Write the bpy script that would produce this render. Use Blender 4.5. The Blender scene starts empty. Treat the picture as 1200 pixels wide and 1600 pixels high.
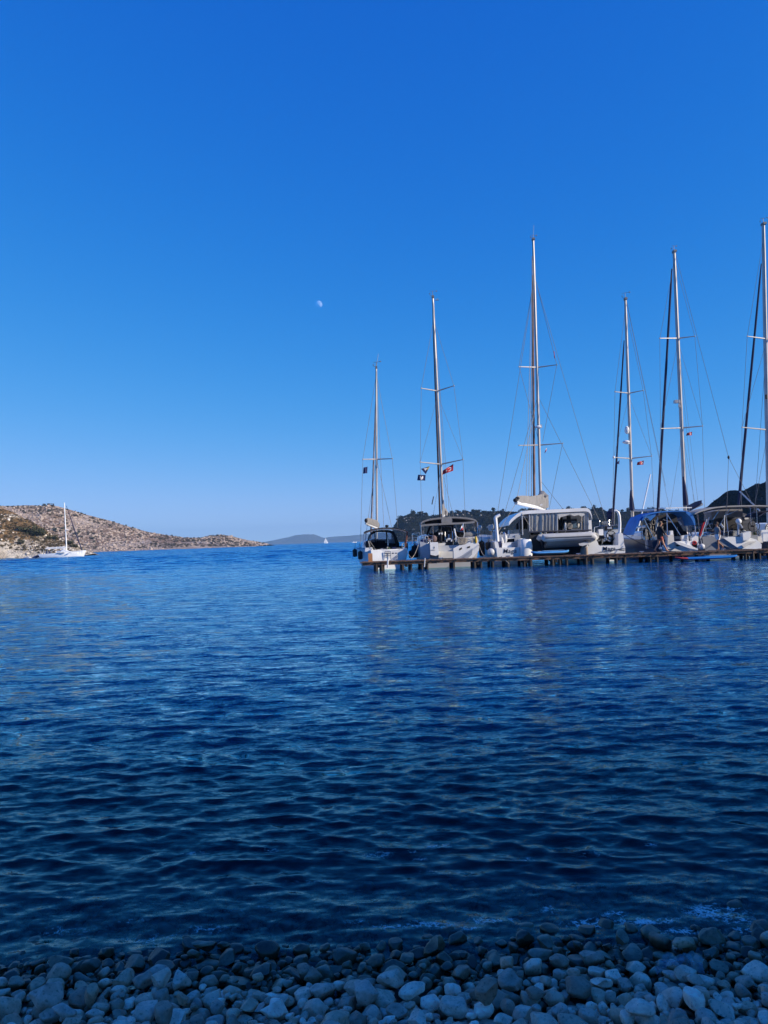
import bpy, math, random
import numpy as np
from mathutils import Vector, Matrix

random.seed(7); rng = np.random.default_rng(7)
S = bpy.context.scene
COL = S.collection
rad = math.radians

# ---------------------------------------------------------------- camera
F = 1208.0; CAM = Vector((0, 0, 1.7)); ROLL = rad(1.9); PITCH = rad(2.1)
_f = Vector((0, math.cos(PITCH), math.sin(PITCH)))
_u = Vector((0, -math.sin(PITCH), math.cos(PITCH))); _r = Vector((1, 0, 0))
RIGHT = _r * math.cos(ROLL) - _u * math.sin(ROLL)
UP = _u * math.cos(ROLL) + _r * math.sin(ROLL)
cd = bpy.data.cameras.new('camera'); cam = bpy.data.objects.new('camera', cd); COL.objects.link(cam)
cd.sensor_fit = 'VERTICAL'; cd.sensor_height = 36; cd.lens = 36 * F / 1600
cd.clip_start = .05; cd.clip_end = 30000
M = Matrix((RIGHT, UP, -_f)).transposed().to_4x4(); M.translation = CAM
cam.matrix_world = M; S.camera = cam

def W(px, py, Y):
    """point of the place seen at photo pixel (px, py) at distance Y along +Y"""
    d = _f + RIGHT * ((px - 600) / F) + UP * ((800 - py) / F)
    return CAM + d * (Y / d.y)
def WZ(px, py, z=0.0):
    d = _f + RIGHT * ((px - 600) / F) + UP * ((800 - py) / F)
    return CAM + d * ((z - CAM.z) / d.z)
def proj(p):
    d = Vector(p) - CAM; w = d.dot(_f)
    return 600 + F * d.dot(RIGHT) / w, 800 - F * d.dot(UP) / w, w

# ---------------------------------------------------------------- sky and sun
SUN_EL, SUN_AZ = 24.0, 112.0
world = bpy.data.worlds.new('World'); S.world = world; world.use_nodes = True
nt = world.node_tree; bg = nt.nodes['Background']
sk = nt.nodes.new('ShaderNodeTexSky'); sk.sky_type = 'NISHITA'; sk.sun_disc = False
sk.sun_elevation = rad(SUN_EL); sk.sun_rotation = rad(SUN_AZ)
sk.air_density = 1; sk.dust_density = 0; sk.ozone_density = 8; sk.altitude = 5000
sep = nt.nodes.new('ShaderNodeSeparateColor'); com = nt.nodes.new('ShaderNodeCombineColor')
nt.links.new(sk.outputs[0], sep.inputs[0])
def smath(op, a, b):
    q = nt.nodes.new('ShaderNodeMath'); q.operation = op
    for k, v in ((0, a), (1, b)):
        if isinstance(v, (int, float)): q.inputs[k].default_value = v
        else: nt.links.new(v, q.inputs[k])
    return q.outputs[0]
for i, (mul, po, knee) in enumerate(((80, 2.6, .45), (3.0, 1.07, 1.0), (1.03, .30, 40))):   # white balance and tone curve of the camera
    y = smath('MULTIPLY', smath('POWER', smath('MULTIPLY', sep.outputs[i], .1), po), mul)
    y = smath('DIVIDE', y, smath('ADD', smath('DIVIDE', y, knee), 1.0))
    nt.links.new(smath('MULTIPLY', y, 10.0), com.inputs[i])
nt.links.new(com.outputs[0], bg.inputs[0]); bg.inputs[1].default_value = .086
sl = bpy.data.lights.new('sun', 'SUN'); sl.energy = 5.0; sl.angle = rad(.5); sl.color = (1, .88, .72)
so = bpy.data.objects.new('sun', sl); COL.objects.link(so)
SUN = Vector((math.cos(rad(SUN_EL)) * math.sin(rad(SUN_AZ)), math.cos(rad(SUN_EL)) * math.cos(rad(SUN_AZ)), math.sin(rad(SUN_EL))))
so.rotation_euler = SUN.to_track_quat('Z', 'Y').to_euler(); so.location = (60, -30, 60)
S.view_settings.view_transform = 'Standard'; S.view_settings.look = 'None'
S.view_settings.exposure = .28; S.view_settings.gamma = 1; S.view_settings.use_curve_mapping = False
S.render.engine = 'CYCLES'; S.cycles.use_denoising = True
S.cycles.max_bounces = 8; S.cycles.transparent_max_bounces = 12; S.cycles.volume_bounces = 0

# ---------------------------------------------------------------- materials
def mat(name, col, rough=.6, var=.12, scale=4.0, metal=0.0, bump=0.0, bscale=30.0, spec=.5, col2=None, sub=0.0):
    m = bpy.data.materials.new(name); m.use_nodes = True
    n = m.node_tree.nodes; l = m.node_tree.links; p = n['Principled BSDF']
    p.inputs['Roughness'].default_value = rough; p.inputs['Metallic'].default_value = metal
    p.inputs['Specular IOR Level'].default_value = spec
    tc = n.new('ShaderNodeTexCoord'); nz = n.new('ShaderNodeTexNoise')
    nz.inputs['Scale'].default_value = scale; nz.inputs['Detail'].default_value = 6
    l.new(tc.outputs['Object'], nz.inputs['Vector'])
    rp = n.new('ShaderNodeValToRGB'); rp.color_ramp.elements[0].position = .3; rp.color_ramp.elements[1].position = .72
    c2 = col2 or tuple(c * (1 - var) for c in col)
    rp.color_ramp.elements[0].color = (*c2, 1); rp.color_ramp.elements[1].color = (*col, 1)
    l.new(nz.outputs[0], rp.inputs[0]); l.new(rp.outputs[0], p.inputs['Base Color'])
    if bump:
        nb = n.new('ShaderNodeTexNoise'); nb.inputs['Scale'].default_value = bscale; nb.inputs['Detail'].default_value = 4
        l.new(tc.outputs['Object'], nb.inputs['Vector'])
        bm_ = n.new('ShaderNodeBump'); bm_.inputs['Strength'].default_value = bump; bm_.inputs['Distance'].default_value = .05
        l.new(nb.outputs[0], bm_.inputs['Height']); l.new(bm_.outputs[0], p.inputs['Normal'])
    return m

GEL = mat('white gelcoat', (.86, .86, .84), .3, .12, 1.5)
GELO = mat('cream gelcoat', (.72, .69, .62), .4, .15, 2)
GREYD = mat('grey deck', (.36, .38, .40), .6, .2, 5)
HULLGREY = mat('grey painted hull', (.46, .47, .48), .35, .15, 1)
NAVYHULL = mat('navy boot stripe', (.012, .018, .045), .3)
ALU = mat('anodised mast', (.50, .46, .43), .42, .18, 1.2, metal=.15)
STEEL = mat('stainless tube', (.62, .62, .62), .25, .1, 3, metal=.8)
WIRE = mat('rigging wire', (.16, .16, .17), .5, .1, 3)
CGREY = mat('grey canvas', (.24, .235, .235), .85, .25, 3, bump=.3, bscale=12)
CBLACK = mat('black canvas', (.012, .013, .018), .8, .3, 3, bump=.3, bscale=12)
CBLUE = mat('blue canvas', (.015, .19, .60), .75, .3, 2, bump=.3, bscale=10)
CNAVY = mat('navy canvas', (.012, .018, .07), .8, .3, 3, bump=.3, bscale=12)
CWHITE = mat('white canvas', (.62, .61, .58), .8, .2, 2, bump=.3, bscale=8)
GENOA = mat('furled sail cloth', (.40, .33, .29), .8, .35, 1.5, col2=(.16, .11, .10))
RUB = mat('black rubber', (.012, .012, .014), .6)
FEND = mat('white fender', (.62, .63, .64), .45, .2, 3)
FGREY = mat('grey fender', (.25, .27, .31), .5, .2, 3)
HYP = mat('grey inflatable fabric', (.50, .50, .49), .55, .15, 2)
HYPD = mat('dark grey inflatable trim', (.07, .07, .08), .6)
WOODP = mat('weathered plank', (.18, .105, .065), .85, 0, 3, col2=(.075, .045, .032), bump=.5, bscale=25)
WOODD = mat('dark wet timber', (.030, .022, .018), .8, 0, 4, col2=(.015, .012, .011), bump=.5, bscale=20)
WOODL = mat('orange brown board', (.42, .19, .085), .7, .3, 4)
ROPE = mat('rope', (.42, .37, .30), .9, .3, 12)
ROPED = mat('dark rope', (.03, .03, .035), .9, .3, 12)
DGLASS = mat('dark window', (.006, .008, .012), .08, spec=.8)
INT = mat('dark gear and interior shade', (.02, .02, .024), .7, .4, 2)  # near-black, puts the shade of openings and canopies into the colour
TEAK = mat('teak', (.22, .13, .075), .7, .3, 8)
REDC = mat('red cloth', (.50, .016, .025), .8, .2, 5)
WHC = mat('white cloth', (.75, .75, .75), .8, .1, 5)
NAVYC = mat('navy cloth', (.012, .022, .10), .8, .2, 5)
YELC = mat('yellow cloth', (.60, .42, .05), .8, .2, 5)
SUPB = mat('light blue board', (.10, .36, .72), .45, .25, 2)
SUPD = mat('blue board', (.012, .17, .52), .45, .2, 2)
SUPR = mat('red board nose', (.42, .05, .04), .45, .2, 2)
SKIN = mat('skin', (.55, .27, .165), .55, .15, 6)
SKIN2 = mat('tanned skin', (.36, .17, .10), .55, .15, 6)
HAIRB = mat('brown hair', (.04, .022, .014), .7, .3, 20)
HAIRL = mat('fair hair', (.17, .10, .05), .7, .3, 20)
PINK = mat('reddish shorts', (.45, .09, .07), .8, .2, 5)
YELLOW = mat('yellow plastic', (.65, .42, .03), .5)
SCREEN = mat('blue grey shaded moulding', (.42, .45, .50), .4, .15, 2)  # blue-grey trim, also white panels with their shade in the colour

def glassy(name, tint=(.9, .93, .95), refl=.12, rough=.08, dif=0.0):
    m = bpy.data.materials.new(name); m.use_nodes = True
    n = m.node_tree.nodes; l = m.node_tree.links; out = n['Material Output']; n.remove(n['Principled BSDF'])
    t = n.new('ShaderNodeBsdfTransparent'); t.inputs[0].default_value = (*tint, 1)
    g = n.new('ShaderNodeBsdfGlossy'); g.inputs['Roughness'].default_value = rough
    d = n.new('ShaderNodeBsdfDiffuse'); d.inputs[0].default_value = (.6, .62, .66, 1)
    a = n.new('ShaderNodeMixShader'); a.inputs[0].default_value = dif
    l.new(t.outputs[0], a.inputs[1]); l.new(d.outputs[0], a.inputs[2])
    b = n.new('ShaderNodeMixShader'); b.inputs[0].default_value = refl
    l.new(a.outputs[0], b.inputs[1]); l.new(g.outputs[0], b.inputs[2]); l.new(b.outputs[0], out.inputs[0])
    return m
PANE = glassy('clear window', (.72, .8, .88), .1)
VINYL = glassy('clear vinyl curtain', (.75, .78, .82), .12, .2, .34)
FILM = glassy('clear plastic film', (.86, .90, .94), .12, .2, .08)

# ---------------------------------------------------------------- mesh builder
class MB:
    def __init__(s): s.v = []; s.f = []; s.mi = []; s.cur = 0
    def add(s, vs, fs):
        o = len(s.v); s.v += [tuple(v) for v in vs]
        for f in fs: s.f.append([i + o for i in f]); s.mi.append(s.cur)
        return s
    def prism(s, pts, d):
        n = len(pts); d = Vector(d); A = [Vector(p) for p in pts]; B = [p + d for p in A]
        return s.add(A + B, [list(range(n)), list(range(2 * n - 1, n - 1, -1))] + [[i, i + n, (i + 1) % n + n, (i + 1) % n] for i in range(n)])
    def sheet(s, pts, d, th):
        """a thin roof: polyline pts swept by d, thickness th downwards"""
        A = [Vector(p) for p in pts]; d = Vector(d); t = Vector((0, 0, -th)); n = len(A)
        V = A + [p + d for p in A] + [p + t for p in A] + [p + d + t for p in A]; fs = []
        for i in range(n - 1):
            fs += [[i, i + 1, n + i + 1, n + i], [2*n + i, 3*n + i, 3*n + i + 1, 2*n + i + 1], [i, 2*n + i, 2*n + i + 1, i + 1], [n + i, n + i + 1, 3*n + i + 1, 3*n + i]]
        fs += [[0, n, 3*n, 2*n], [n - 1, 3*n - 1, 4*n - 1, 2*n - 1]]
        return s.add(V, fs)
    def loft(s, rings, cap=True):
        n = len(rings[0]); V = [p for r in rings for p in r]; fs = []
        for k in range(len(rings) - 1):
            for i in range(n):
                j = (i + 1) % n; fs.append([k*n + i, k*n + j, (k+1)*n + j, (k+1)*n + i])
        if cap: fs += [list(range(n))[::-1], [(len(rings)-1)*n + i for i in range(n)]]
        return s.add(V, fs)
    def tube(s, pts, r, n=6, cap=True):
        P = [Vector(p) for p in pts]; R = r if isinstance(r, (list, tuple)) else [r] * len(P); rings = []
        for i, p in enumerate(P):
            t = (P[min(i+1, len(P)-1)] - P[max(i-1, 0)])
            if t.length < 1e-9: t = Vector((0, 0, 1))
            t.normalize(); a = t.cross(Vector((0, 1, 0)) if abs(t.y) < .9 else Vector((1, 0, 0))).normalized(); b = t.cross(a)
            rings.append([p + (a * math.cos(2*math.pi*k/n) + b * math.sin(2*math.pi*k/n)) * R[i] for k in range(n)])
        return s.loft(rings, cap)
    def box(s, c, size, rz=0, rx=0, ry=0):
        m = Matrix.Rotation(rz, 3, 'Z') @ Matrix.Rotation(ry, 3, 'Y') @ Matrix.Rotation(rx, 3, 'X'); c = Vector(c); h = Vector(size) / 2; b = min(size) * .12
        V = []
        for sx in (-1, 1):
            for sy in (-1, 1):
                for sz in (-1, 1): V.append(c + m @ Vector((sx*h.x, sy*h.y, sz*h.z)))
        return s.add(V, [[0,1,3,2],[4,6,7,5],[0,4,5,1],[2,3,7,6],[0,2,6,4],[1,5,7,3]])
    def ell(s, c, r, nu=12, nv=8, m=None):
        c = Vector(c); V = []; fs = []
        for j in range(nv + 1):
            for i in range(nu):
                a = math.pi * j / nv; b = 2*math.pi*i/nu
                q = Vector((r[0]*math.sin(a)*math.cos(b), r[1]*math.sin(a)*math.sin(b), r[2]*math.cos(a)))
                V.append(c + (m @ q if m else q))
        for j in range(nv):
            for i in range(nu):
                k = (i+1) % nu; fs.append([j*nu+i, (j+1)*nu+i, (j+1)*nu+k, j*nu+k])
        return s.add(V, fs)
    def ring(s, c, R, r, ax='Y', n=20, m=5, sx=1.0):
        P = []
        for i in range(n + 1):
            a = 2*math.pi*i/n; q = (R*math.cos(a)*sx, 0, R*math.sin(a)) if ax == 'Y' else ((0, R*math.cos(a), R*math.sin(a)) if ax == 'X' else (R*math.cos(a), R*math.sin(a), 0))
            P.append(Vector(c) + Vector(q))
        return s.tube(P, r, m, False)
    def build(s, name, mats, parent=None, smooth=False, sub=0):
        me = bpy.data.meshes.new(name)
        off = Vector((0, 0, 0)); q = parent
        while q is not None: off += q.location; q = q.parent
        me.from_pydata([tuple(Vector(v) - off) for v in s.v], [], s.f)
        ms = mats if isinstance(mats, (list, tuple)) else [mats]
        for m in ms: me.materials.append(m)
        if len(ms) > 1: me.polygons.foreach_set('material_index', s.mi)
        o = bpy.data.objects.new(name, me); COL.objects.link(o)
        if parent is not None: o.parent = parent
        if smooth:
            me.polygons.foreach_set('use_smooth', [True] * len(me.polygons))
            me.set_sharp_from_angle(angle=rad(42))
        return o

def tag(o, label=None, cat=None, group=None, kind=None):
    for k, v in (('label', label), ('category', cat), ('group', group), ('kind', kind)):
        if v: o[k] = v
    return o
def thing(name, loc, label, cat, group=None):
    o = bpy.data.objects.new(name, None); COL.objects.link(o); o.location = loc
    return tag(o, label, cat, group)
def np_mesh(name, V, Q, mats, smooth=True, parent=None):
    """big meshes from arrays; Q is (n, 3) or (n, 4)"""
    me = bpy.data.meshes.new(name); k = Q.shape[1]
    me.vertices.add(len(V)); me.vertices.foreach_set('co', np.ascontiguousarray(V, dtype=np.float32).ravel())
    me.loops.add(Q.size); me.loops.foreach_set('vertex_index', np.ascontiguousarray(Q, dtype=np.int32).ravel())
    me.polygons.add(len(Q)); me.polygons.foreach_set('loop_start', np.arange(0, Q.size, k, dtype=np.int32))
    me.polygons.foreach_set('use_smooth', np.full(len(Q), smooth, dtype=bool))
    me.update(calc_edges=True); me.validate()
    for m in (mats if isinstance(mats, (list, tuple)) else [mats]): me.materials.append(m)
    o = bpy.data.objects.new(name, me); COL.objects.link(o)
    if parent is not None: o.parent = parent
    return o
def gridq(nr, nc):
    i = np.arange(nr - 1)[:, None] * nc + np.arange(nc - 1)[None, :]
    i = i.ravel(); return np.stack([i, i + 1, i + nc + 1, i + nc], 1)
def attr(o, name, vals):
    a = o.data.attributes.new(name, 'FLOAT', 'POINT'); a.data.foreach_set('value', np.ascontiguousarray(vals, dtype=np.float32).ravel())

# value noise for terrain
_tab = rng.random((256, 256))
def vnoise(x, y):
    xi = np.floor(x).astype(int); yi = np.floor(y).astype(int); fx = x - xi; fy = y - yi
    fx = fx*fx*(3-2*fx); fy = fy*fy*(3-2*fy)
    g = lambda a, b: _tab[a & 255, b & 255]
    return (g(xi, yi)*(1-fx)+g(xi+1, yi)*fx)*(1-fy) + (g(xi, yi+1)*(1-fx)+g(xi+1, yi+1)*fx)*fy
def fbm(x, y, o=5, lac=2.07, gain=.5):
    t = 0; a = 1; n = 0
    for k in range(o):
        t = t + a * vnoise(x + 17.3*k, y - 9.1*k); n += a; x = x*lac; y = y*lac; a *= gain
    return t / n - .5

# ================================================================= STRUCTURE
# ---- beach and sea bed: one sheet
def beach_z(y):
    y = np.asarray(y, float)
    return np.interp(y, [-40, -12, -3, 1.5, 2.4, 3.3, 3.7, 4.3, 6, 10, 20, 60, 9000], [9, 2.2, .75, .335, .160, -.014, -.105, -.28, -.85, -2.6, -6, -9, -9]) - .05

def rock_floor_mat():
    m = bpy.data.materials.new('shingle bed'); m.use_nodes = True
    n = m.node_tree.nodes; l = m.node_tree.links; p = n['Principled BSDF']; p.inputs['Roughness'].default_value = .7
    tc = n.new('ShaderNodeTexCoord'); v = n.new('ShaderNodeTexVoronoi'); v.inputs['Scale'].default_value = 13
    l.new(tc.outputs['Object'], v.inputs['Vector'])
    rp = n.new('ShaderNodeValToRGB'); e = rp.color_ramp.elements
    e[0].color = (.028, .028, .022, 1); e[1].color = (.07, .066, .05, 1)
    sepc = n.new('ShaderNodeSeparateColor'); l.new(v.outputs['Color'], sepc.inputs[0]); l.new(sepc.outputs[0], rp.inputs[0])
    l.new(rp.outputs[0], p.inputs['Base Color'])
    b = n.new('ShaderNodeBump'); b.inputs['Strength'].default_value = .4; b.inputs['Distance'].default_value = .03; b.invert = True
    l.new(v.outputs['Distance'], b.inputs['Height']); l.new(b.outputs[0], p.inputs['Normal'])
    return m
ys = np.concatenate([np.linspace(-40, 1, 42), np.linspace(1.2, 9, 130), np.geomspace(9.3, 6600, 52)])
xs = np.concatenate([-np.geomspace(14600, 8, 32), np.linspace(-7.5, 7.5, 120), np.geomspace(8, 14600, 32)])
X, Y = np.meshgrid(xs, ys)
Zb = beach_z(Y) + np.where((Y < 9) & (abs(X) < 9), .05 * fbm(X*2.2, Y*2.2, 3), 0)
beach = np_mesh('beach', np.stack([X, Y, Zb], -1).reshape(-1, 3), gridq(len(ys), len(xs)), rock_floor_mat())
tag(beach, 'pebble beach shelving down under the water', None, None, 'structure')

# ---- sea: displaced sheet, fine near the shore
def sea_material():
    m = bpy.data.materials.new('sea water'); m.use_nodes = True
    n = m.node_tree.nodes; l = m.node_tree.links; out = n['Material Output']; n.remove(n['Principled BSDF'])
    tc = n.new('ShaderNodeTexCoord'); geo = n.new('ShaderNodeNewGeometry')
    at = n.new('ShaderNodeAttribute'); at.attribute_name = 'chop'
    acc = None
    for sc, k, st in ((1.5, .45, (.6, 1.9, 1)), (5.0, .9, (.6, 1.9, 1)), (17, .8, (.6, 1.7, 1)), (42, .5, (.7, 1.5, 1))):
        mp = n.new('ShaderNodeMapping'); mp.inputs['Scale'].default_value = st; mp.inputs['Rotation'].default_value = (0, 0, rad(-9))
        l.new(tc.outputs['Object'], mp.inputs['Vector'])
        nz = n.new('ShaderNodeTexNoise'); nz.inputs['Scale'].default_value = sc; nz.inputs['Detail'].default_value = 3; nz.inputs['Roughness'].default_value = .6
        l.new(mp.outputs[0], nz.inputs['Vector'])
        s1 = n.new('ShaderNodeVectorMath'); s1.operation = 'SUBTRACT'; s1.inputs[1].default_value = (.5, .5, .5); l.new(nz.outputs['Color'], s1.inputs[0])
        s2 = n.new('ShaderNodeVectorMath'); s2.operation = 'MULTIPLY'; s2.inputs[1].default_value = (k*.55, k*1.2, 0); l.new(s1.outputs[0], s2.inputs[0])
        if acc is None: acc = s2
        else:
            a = n.new('ShaderNodeVectorMath'); a.operation = 'ADD'; l.new(acc.outputs[0], a.inputs[0]); l.new(s2.outputs[0], a.inputs[1]); acc = a
    sc = n.new('ShaderNodeVectorMath'); sc.operation = 'SCALE'; l.new(acc.outputs[0], sc.inputs[0]); l.new(at.outputs['Fac'], sc.inputs['Scale'])
    ad = n.new('ShaderNodeVectorMath'); ad.operation = 'ADD'; l.new(geo.outputs['Normal'], ad.inputs[0]); l.new(sc.outputs[0], ad.inputs[1])
    nn = n.new('ShaderNodeVectorMath'); nn.operation = 'NORMALIZE'; l.new(ad.outputs[0], nn.inputs[0])
    fr = n.new('ShaderNodeFresnel'); fr.inputs[0].default_value = 1.33; l.new(nn.outputs[0], fr.inputs['Normal'])
    tr = n.new('ShaderNodeBsdfTransparent'); tr.inputs[0].default_value = (.82, .86, .82, 1)
    df = n.new('ShaderNodeBsdfDiffuse'); df.inputs[0].default_value = (.002, .135, .52, 1)
    m0 = n.new('ShaderNodeMixShader'); dp = n.new('ShaderNodeAttribute'); dp.attribute_name = 'deep'; dm = n.new('ShaderNodeMath'); dm.operation = 'MULTIPLY'; dm.inputs[1].default_value = .72; l.new(dp.outputs['Fac'], dm.inputs[0]); l.new(dm.outputs[0], m0.inputs[0]); l.new(tr.outputs[0], m0.inputs[1]); l.new(df.outputs[0], m0.inputs[2])
    gl = n.new('ShaderNodeBsdfGlossy'); gl.inputs['Roughness'].default_value = .05; gl.inputs['Color'].default_value = (.64, .96, 1, 1); l.new(nn.outputs[0], gl.inputs['Normal'])
    m1 = n.new('ShaderNodeMixShader'); l.new(fr.outputs[0], m1.inputs[0]); l.new(m0.outputs[0], m1.inputs[1]); l.new(gl.outputs[0], m1.inputs[2])
    # foam lace
    fa = n.new('ShaderNodeAttribute'); fa.attribute_name = 'foam'
    nz = n.new('ShaderNodeTexNoise'); nz.inputs['Scale'].default_value = 14; nz.inputs['Detail'].default_value = 8; nz.inputs['Roughness'].default_value = .7; l.new(tc.outputs['Object'], nz.inputs['Vector'])
    vx = n.new('ShaderNodeVectorMath'); vx.operation = 'SCALE'; vx.inputs['Scale'].default_value = .12; l.new(nz.outputs['Color'], vx.inputs[0])
    va = n.new('ShaderNodeVectorMath'); va.operation = 'ADD'; fm = n.new('ShaderNodeMapping'); fm.inputs['Scale'].default_value = (.5, 1, 1); l.new(tc.outputs['Object'], fm.inputs['Vector']); l.new(fm.outputs[0], va.inputs[0]); l.new(vx.outputs[0], va.inputs[1])
    vo = n.new('ShaderNodeTexVoronoi'); vo.feature = 'DISTANCE_TO_EDGE'; vo.inputs['Scale'].default_value = 34; l.new(va.outputs[0], vo.inputs['Vector'])
    # lace = foam - 2.2*edge distance - noise
    q1 = n.new('ShaderNodeMath'); q1.operation = 'MULTIPLY_ADD'; q1.inputs[1].default_value = -2.9; l.new(vo.outputs['Distance'], q1.inputs[0]); l.new(fa.outputs['Fac'], q1.inputs[2])
    rg = n.new('ShaderNodeMath'); rg.operation = 'SUBTRACT'; rg.inputs[1].default_value = .5; l.new(nz.outputs[0], rg.inputs[0]); rb = n.new('ShaderNodeMath'); rb.operation = 'ABSOLUTE'; l.new(rg.outputs[0], rb.inputs[0])
    q2 = n.new('ShaderNodeMath'); q2.operation = 'MULTIPLY_ADD'; q2.inputs[1].default_value = -7.0; l.new(rb.outputs[0], q2.inputs[0]); l.new(q1.outputs[0], q2.inputs[2])
    q3 = n.new('ShaderNodeMapRange'); q3.inputs[1].default_value = .08; q3.inputs[2].default_value = .62; q3.inputs[4].default_value = .85; l.new(q2.outputs[0], q3.inputs[0])
    fo = n.new('ShaderNodeBsdfDiffuse'); fo.inputs[0].default_value = (.90, .86, .82, 1)
    m2 = n.new('ShaderNodeMixShader'); l.new(q3.outputs[0], m2.inputs[0]); l.new(m1.outputs[0], m2.inputs[1]); l.new(fo.outputs[0], m2.inputs[2])
    l.new(m2.outputs[0], out.inputs['Surface'])
    va_ = n.new('ShaderNodeVolumeAbsorption'); va_.inputs[0].default_value = (.05, .50, .74, 1); va_.inputs['Density'].default_value = .62
    l.new(va_.outputs[0], out.inputs['Volume'])
    return m
rows = [2.75]
while rows[-1] < 6450:
    d = rows[-1]
    if d < 11: st = max(d*d/1314*1.25, .011)
    elif d < 48: st = .115 + (d - 11) * .003
    elif d < 170: st = .23 + (d - 48)*.0022
    elif d < 700: st = 1.25
    else: st = 1.25 * (d/700)**2.4
    rows.append(d + st)
rows = np.array(rows)
uu = np.concatenate([-np.geomspace(2.2, .64, 36), np.linspace(-.63, .63, 520), np.geomspace(.64, 2.2, 36)])
Ysea, U = np.meshgrid(rows, uu, indexing='ij'); Xsea = Ysea * U
dY = np.gradient(rows)[:, None] * np.ones_like(U); dX = Ysea * np.gradient(uu)[None, :]
spac = np.maximum(dY, np.minimum(dX, dY * 4))
Zs = np.zeros_like(Xsea); DX = np.zeros_like(Xsea); DY = np.zeros_like(Xsea); miss = np.zeros_like(Xsea)
wr = np.random.default_rng(11)
NC = 84
for k in range(NC):
    lam = .062 * (1.9/.062) ** (k / (NC - 1)) * wr.uniform(.93, 1.07)
    th = rad(-90) + rad(-11) + wr.normal(0, rad(19 if lam > .3 else 26))
    kk = 2*math.pi/lam; slope = (.040 if lam < .33 else (.015 if lam < .9 else .008)) * wr.uniform(.6, 1.3)
    A = slope / kk; ph = wr.uniform(0, 6.28)
    wgt = np.clip(lam/spac/2 - 1, 0, 1)*np.interp(Ysea, [8, 18, 46, 80], [1, .74, .74, 1])
    arg = kk*(Xsea*math.cos(th) + Ysea*math.sin(th)) + ph
    # wave groups: amplitude varies slowly over the surface
    grp = .45 + 1.1 * vnoise(Xsea*.5/max(lam, .4)**.5 + k*3.1, Ysea*.9/max(lam, .4)**.5 + k*1.7)
    sn, cs = np.sin(arg), np.cos(arg)
    Zs += A*wgt*grp*sn; ch = 1.7 if lam < .7 else .9; DX += A*wgt*grp*cs*math.cos(th)*ch; DY += A*wgt*grp*cs*math.sin(th)*ch
    miss += .5 * (slope*(np.interp(Ysea, [8, 18, 46, 80], [1, .74, .74, 1]) - wgt))**2
for k in range(34):          # longer waves where the wind has had room to raise them
    lam = 1.1 * (9/1.1) ** (k / 33) * wr.uniform(.94, 1.06); th = rad(-101) + wr.normal(0, rad(19)); kk = 2*math.pi/lam
    slope = .045*wr.uniform(.6, 1.3); A = slope/kk; off_ = np.clip((Ysea - 40)/(50 if lam < 3 else 110), 0, 1); wgt = np.clip(lam/spac/2 - 1, 0, 1)*off_
    arg = kk*(Xsea*math.cos(th) + Ysea*math.sin(th)) + wr.uniform(0, 6.28); grp = .5 + vnoise(Xsea*.12 + k*3.1, Ysea*.2 + k*1.7)
    Zs += A*wgt*grp*np.sin(arg); miss += .5*(slope*(off_ - wgt))**2
for k in range(30):          # short crossing ripples where the waves run up the shingle
    lam = .05 * (.30/.05) ** (k / 29) * wr.uniform(.93, 1.07); th = rad(-75) + wr.normal(0, rad(48)); kk = 2*math.pi/lam; slope = .040*wr.uniform(.6, 1.3); A = slope/kk
    wgt = np.clip(lam/spac/2 - 1, 0, 1)*np.interp(Ysea, [4.5, 7, 12], [1, .5, .12]); grp = np.clip(2.2*vnoise(Xsea*1.6 + k*3.1, Ysea*2.4 + k*1.7) - .5, 0, 2)
    Zs += A*wgt*grp*np.sin(kk*(Xsea*math.cos(th) + Ysea*math.sin(th)) + wr.uniform(0, 6.28))
shoal = np.interp(Ysea, [2.7, 3.3, 4.2, 6, 8], [.25, .38, .62, .85, 1])
Xs2 = Xsea + DX*shoal; Ys2 = Ysea + DY*shoal; Zs *= shoal
sea = np_mesh('sea', np.stack([Xs2, Ys2, Zs], -1).reshape(-1, 3), gridq(len(rows), len(uu)), sea_material())
tag(sea, None, None, None, 'structure')
attr(sea, 'deep', 1 - np.exp(-np.maximum(-beach_z(Ysea) - .75, 0)*.19)); attr(sea, 'chop', np.interp(Ysea, [3, 5, 9, 20], [.50, .36, .26, .13]) + np.sqrt(miss)*np.interp(Ysea, [30, 120], [3.0, 5.0]))
foam = np.zeros_like(Xsea)
for px, py, rx, ry, st in ((670,1446,52,7,.85),(768,1437,42,6,.9),(735,1450,20,5,.8),(610,1449,40,5,.8),(1118,1424,46,13,1.0),(1150,1437,30,8,.95),(1010,1438,55,6,1.0),(920,1441,40,7,1.0),
        (958,1428,22,5,.9),(860,1420,18,8,.75),(1170,1452,30,6,.9),(555,1442,20,5,.7),(320,1452,40,7,.7),(205,1440,26,5,.65),(590,1335,22,4,.8),(655,1341,14,4,.65),(683,1322,22,4,.8),
        (645,1331,8,3,.7),(818,1340,18,4,.7),(1020,1321,14,3,.7),(425,1330,20,4,.6),(300,1333,30,4,.55),(100,1330,30,4,.5),(240,1465,60,7,.6),(1060,1455,40,7,.85),(930,1334,40,5,.5),(700,1362,60,5,.5),(1130,1345,60,5,.5),(500,1375,80,6,.45),(880,1385,90,6,.45),(400,1420,80,6,.45),(100,1455,60,7,.55)):
    c = WZ(px, py, 0); ex = rx * c.y / F; ey = ry * c.y**2 / (F * 1.7) * 1.0
    foam = np.maximum(foam, st * np.exp(-(((Xsea - c.x)/ex)**2 + ((Ysea - c.y)/ey)**2)*.7))
attr(sea, 'foam', foam)

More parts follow.
